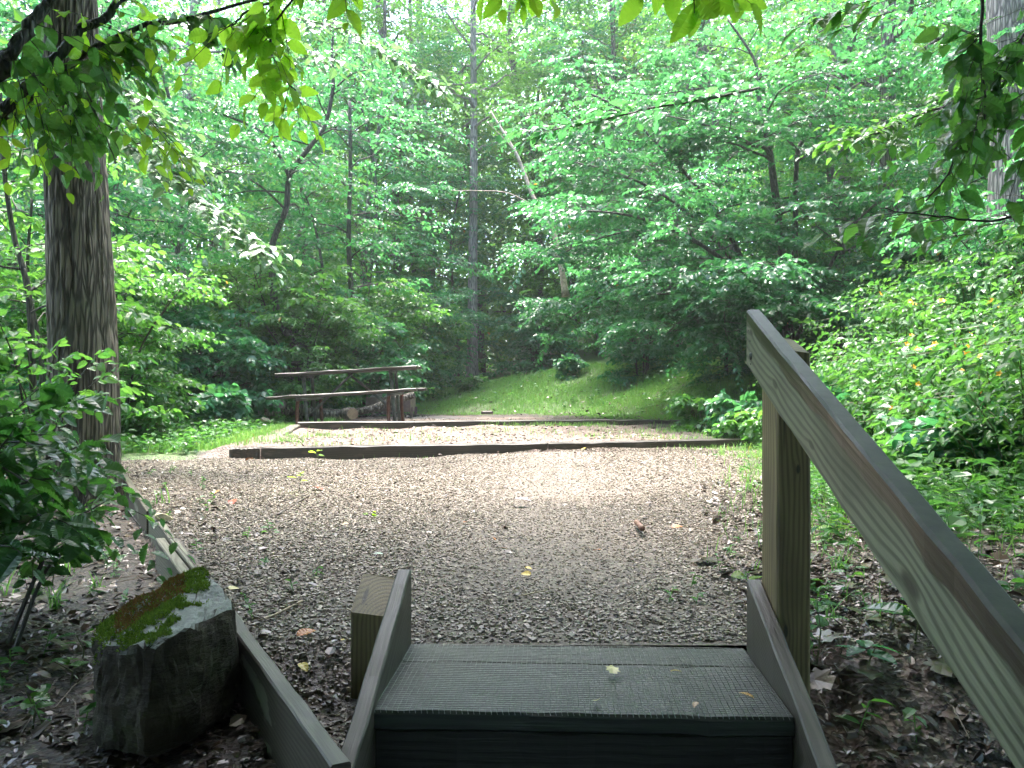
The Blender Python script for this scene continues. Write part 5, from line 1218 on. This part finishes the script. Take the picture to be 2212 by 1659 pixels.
def along(rng, pts, n, f0, f1, dirf, ln):
    P = smooth_path(pts, 40); out = []
    for k in range(n):
        f = rng.uniform(f0, f1)*39; i = min(int(f), 38); p = P[i]*(1-(f-i))+P[i+1]*(f-i); out.append((p, dirf(rng), rng.uniform(*ln)))
    return out
rng = R(500)
b1 = [at(-120, 400, 2.9), at(0, 250, 2.9), at(52, 187, 2.9), at(121, 121, 2.95), at(174, 66, 3.0), at(222, 31, 3.05), at(290, -30, 3.1)]
b2 = [at(-80, 260, 2.6), at(0, 149, 2.6), at(35, 94, 2.6), at(69, 49, 2.65), at(108, 0, 2.7), at(150, -60, 2.7)]
b3 = [at(-100, 420, 2.95), at(0, 274, 3.0), at(69, 198, 3.0), at(121, 160, 3.0), at(174, 128, 3.05), at(226, 94, 3.1), at(295, 62, 3.15), at(392, 40, 3.2), at(451, 24, 3.25), at(521, 7, 3.3), at(640, -25, 3.35), at(760, -40, 3.4)]
dn = lambda r: (r.normal(.35, .35), r.normal(0, .35), -abs(r.normal(.9, .3)))
br = lambda r: (r.normal(.8, .4), r.normal(0, .5), r.normal(-.35, .25))
tw = along(rng, b3, 14, .12, .55, dn, (.07, .16))
# curtain of second-order twigs in front of the oak
for k in range(44): tw.append((at(rng.uniform(55, 235), rng.uniform(95, 270), rng.uniform(2.8, 3.3)), dn(rng), rng.uniform(.10, .22)))
tw += along(rng, b3, 18, .42, .72, lambda r: (r.normal(.5, .4), r.normal(0, .4), r.normal(-.35, .3)), (.15, .32))
branch('tree_branch', 'long dark branch crossing the top left corner with a curtain of leaves before the oak', [(b3, .017, .004), ([b3[4], at(190, 200, 3.05), at(230, 300, 3.1), at(250, 350, 3.1)], .005, .002)], 501, LEAF, BARK_DK, tw, .070, .60)
tw = along(rng, b1, 18, .15, .95, lambda r: (r.normal(.3, .5), r.normal(0, .4), r.normal(-.2, .5)), (.2, .4))
for k in range(7): tw.append((at(rng.uniform(240, 330), rng.uniform(230, 290), rng.uniform(2.9, 3.2)), (.7, 0, -.6), rng.uniform(.2, .3)))
branch('tree_branch', 'second dark branch rising through the top left corner', [(b1, .024, .013)], 502, LEAF_LIME, BARK_DK, tw, .066, .60)
tw = along(rng, b2, 14, .1, .95, lambda r: (r.normal(.0, .5), r.normal(0, .4), r.normal(-.1, .5)), (.2, .4))
branch('tree_branch', 'mottled dark branch nearest the top left corner', [(b2, .022, .017)], 503, LEAF, BARK_DK, tw, .066, .60)
# bright lime leaves against the light, top left of centre
b4 = [at(760, -60, 2.7), at(640, -10, 2.75), at(540, 20, 2.8), at(500, 60, 2.8)]; b5 = [at(640, -10, 2.75), at(585, 70, 2.85), at(600, 150, 2.9), at(640, 195, 2.95)]
tw = along(rng, b4, 15, 0, .95, lambda r: (r.normal(-.1, .6), r.normal(0, .4), r.normal(-.5, .3)), (.15, .3))+along(rng, b5, 13, .15, 1, lambda r: (r.normal(.1, .6), r.normal(0, .4), r.normal(-.6, .3)), (.12, .22))
branch('tree_branch', 'lime leaved branch hanging from the top edge left of centre', [(b4, .006, .003), (b5, .004, .002)], 504, LEAF_LIME, TWIG, tw, .075, .60)
b6 = [at(1420, -260, 2.0), at(1470, -80, 2.0), at(1500, -10, 2.0), at(1530, 30, 2.0)]
tw = [(at(1480, -35, 2.0), (-.6, .2, -.1), .10), (at(1500, -20, 2.0), (.0, 0, -.4), .05), (at(1510, -10, 2.02), (.9, .1, -.0), .10), (at(1400, -110, 2.05), (-.6, 0, -.1), .12), (at(1640, -90, 2.1), (.3, .3, -.2), .12), (at(1470, -70, 2.05), (-.9, .1, .0), .12), (at(1540, -50, 1.95), (.5, 0, -.3), .1), (at(1420, -60, 2.1), (-.5, 0, -.2), .1)]
branch('tree_branch', 'cluster of big lime leaves hanging from the top edge right of centre', [(b6, .004, .002)], 505, LEAF_LIME, TWIG, tw, .085, .62, K=3, hang=.3, droop=.1)
b7 = [at(1040, -160, 3), at(1080, -60, 3), at(1110, 0, 3)]
tw = [(at(px, -45, 3), (dx, 0, -.6), .09) for px, dx in ((1060, -.3), (1085, 0), (1105, .3), (1125, .5), (1180, .2), (1150, -.3))]
branch('tree_branch', 'few lime leaves dipping from the middle of the top edge', [(b7, .004, .002)], 506, LEAF_LIME, TWIG, tw, .075, .6, K=4)
# right near branch
r1 = [at(2320, -60, 3.0), at(2208, 83, 3.0), at(2184, 153, 3.0), at(2156, 201, 3.0), at(2125, 250, 3.0), at(2086, 306, 3.0), at(2048, 375, 3.0), at(2000, 434, 3.0)]
r2 = [at(2130, -160, 2.8), at(2124, 0, 2.8), at(2119, 70, 2.8), at(2118, 118, 2.8), at(2128, 208, 2.8), at(2126, 282, 2.8)]
sd = lambda r: (r.normal(-.7, .5), r.normal(0, .4), r.normal(-.55, .35))
tw = along(rng, r1, 30, .05, .98, sd, (.16, .34))
branch('tree_branch', 'long thin branch slanting down left across the right edge', [(r1, .0085, .003)], 507, LEAF, TWIG, tw, .078, .55)
tw = along(rng, r2, 16, .3, 1, sd, (.14, .3))+[(at(2230, rng.uniform(-20, 420), 2.9), sd(rng), rng.uniform(.2, .35)) for k in range(14)]
branch('tree_branch', 'dark twig hanging straight down near the top right corner', [(r2, .007, .003)], 508, LEAF, TWIG, tw, .08, .55)
tw = [(at(px, py, 3.1), (-.9, 0, -.2), .3) for px, py in ((1900, -5), (1860, 10), (1980, -20), (1840, 20), (1930, 25))]+[(at(px, py, 2.9), (-.9, 0, -.1), .34) for px, py in ((2060, 470), (1990, 455), (2120, 500), (2170, 480), (1930, 460))]
branch('tree_branch', 'broad leaves reaching left low under the slanting branch at the right', [([at(2330, 380, 2.9), at(2180, 470, 2.9), at(2050, 470, 2.9), at(1900, 450, 2.9)], .006, .002)], 509, LEAF, TWIG, tw, .085, .5, flat=.3, droop=.2)
# pale horizontal spray reaching in from the bush, mid right
p1 = [at(1640, 190, 6.0), at(1520, 215, 5.8), at(1400, 235, 5.6), at(1290, 262, 5.5), at(1170, 285, 5.4)]
tw = along(rng, p1, 44, .0, 1, lambda r: (r.normal(-.7, .35), r.normal(-.3, .4), r.normal(-.08, .12)), (.2, .4))
branch('tree_branch', 'pale green flat spray of leaves reaching left above the grass bank', [(p1, .010, .003)], 510, LEAF_COOL, TWIG, tw, .082, .6, flat=.22, hang=.1, droop=.15)
p2 = [at(2300, 120, 5.2), at(2150, 190, 5.2), at(2010, 240, 5.1), at(1900, 285, 5.0), at(1830, 300, 5)]
tw = along(rng, p2, 60, .0, 1, lambda r: (r.normal(-.7, .4), r.normal(-.2, .4), r.normal(-.15, .2)), (.22, .45))
branch('tree_branch', 'bright layered spray behind the slanting branch at the right', [(p2, .010, .003)], 511, LEAF, TWIG, tw, .078, .55, flat=.25, hang=.2, droop=.25)
# wet sprays by the oak, with sky sheen painted into their pale leaves
for i, (pts, lb, n) in enumerate([
        ([at(200, 110, 7.4), at(260, 190, 7.3), at(310, 240, 7.2), at(350, 300, 7.1), at(390, 345, 7.0)], 'upper shining wet spray right of the oak trunk', 64),
        ([at(220, 270, 7.2), at(280, 320, 7.1), at(350, 370, 7.0), at(430, 440, 6.9), at(500, 490, 6.8), at(555, 535, 6.8)], 'lower shining wet spray slanting right from the oak', 90),
        ([at(330, 30, 8.5), at(450, 60, 8.4), at(600, 85, 8.3), at(720, 130, 8.2)], 'shining pale spray arching above the curved sapling', 70),
        ([at(640, 40, 9), at(760, 70, 8.8), at(850, 130, 8.7), at(930, 185, 8.6)], 'shining pale spray hanging between the saplings', 70)]):
    tw = along(rng, pts, n, 0, 1, lambda r: (r.normal(.7, .4), r.normal(-.2, .5), r.normal(-.28, .15)), (.25, .5))
    branch('tree_branch', lb, [(pts, .010, .003)], 520+i, LEAF_WET_SHEEN, TWIG, tw, .10, .58, flat=.14, hang=.15, droop=.25)

# ---- leafy bush in the left foreground
def near_bush(name, label, bases, seed, tips, leafm, L, group, n=9):
    rng = R(seed); b0 = bases[0]; e = empty(name, tuple(b0), label, 'bush', group); w = MB(); tws = []
    for k, tp_ in enumerate(tips):
        b = np.array(bases[k % len(bases)], float)+rng.normal(0, .03, 3)*[1, 1, 0]; t = np.array(tp_, float); mid = (b+t)/2+np.array([0, 0, .22*np.linalg.norm(t-b)])
        P = smooth_path([b, mid, t], 14); tube(w, P, np.linspace(.009, .0025, 14), 5)
        for q in range(n):
            f = .25+.75*(q+rng.uniform())/n; i = min(int(f*13), 12); p = P[i]; d = norm(P[i+1]-P[i]); s = np.cross(d, [0, 0, 1.])*(1 if q % 2 else -1)
            tws.append((p, d*.6+s*.8+rng.normal(0, .15, 3), rng.uniform(.16, .30)))
        tws.append((P[-1], d, .2))
    mb = MB(); A = np.array([t[0] for t in tws]); B = np.array([t[1] for t in tws]); S_ = np.array([t[2] for t in tws])
    sprays(mb, rng, A, B, S_, 6, L, .60, T_SERR, .4, 0, stem=(w, .0018, 0), flat=.3, hang=.3)
    o = w.build('stems', TWIG, None); o.parent = e; o.location = -Vector(b0)
    o = mb.build('foliage', leafm, None); o.parent = e; o.location = -Vector(b0)
bb = [(-2.15, 3.2, gz(-2.15, 3.2)), (-2.4, 3.5, gz(-2.4, 3.5)), (-1.95, 2.9, gz(-1.95, 2.9))]
tips = [at(60, 860, 3.1), at(150, 870, 3.5), at(30, 930, 2.8), at(180, 960, 3.4), at(100, 960, 2.9), at(-40, 900, 2.7), at(130, 1030, 3.0), at(60, 1040, 2.7), at(-40, 1060, 2.6), at(120, 1120, 2.8), at(-90, 980, 2.8), at(20, 1180, 2.6), at(-60, 820, 3.1), at(-120, 900, 3.2), at(90, 1010, 3.3), at(10, 1010, 3.1)]
near_bush('leafy_bush', 'dark serrated leaf bush filling the left foreground before the oak', bb, 530, tips, LEAF_DARK, .085, None, 7)
bb = [(-1.6, 2.75, gz(-1.6, 2.75)), (-2.3, 4.2, gz(-2.3, 4.2))]
tips = [at(215, 1090, 3.0), at(300, 1135, 3.1), at(160, 1180, 3.0)]
near_bush('leafy_bush', 'thin low branches with bright small leaves beside the far edging plank', bb, 531, tips, LEAF, .055, None, 7)
bb = [(-2.9, 5.2, gz(-2.9, 5.2))]
tips = [at(200, 780, 5.0), at(120, 760, 4.8), at(240, 800, 5.1), at(60, 760, 4.6), at(0, 700, 4.7), at(160, 860, 5.0), at(40, 820, 4.6)]
near_bush('leafy_bush', 'slender twigs with light leaves crossing the lower oak trunk', bb, 532, tips, LEAF, .065, None, 6)
rng = R(540)

# ---- humid air: one closed box of thin mist round everything
def haze():
    mb = MB(); boxv(mb, (0, 55, 12.5), (304, 234, 34))
    m, nt, out = newmat('haze_air'); g = NT(nt); v = g.n('ShaderNodeVolumePrincipled')
    v.inputs['Color'].default_value = (.86, .95, .92, 1); v.inputs['Density'].default_value = HAZE; v.inputs['Anisotropy'].default_value = .35
    g.l(v.outputs[0], out.inputs[1]); o = mb.build('haze', m); props(o, 'thin humid haze hanging in the wood', 'haze', kind='stuff')
HAZE = .0015
haze()
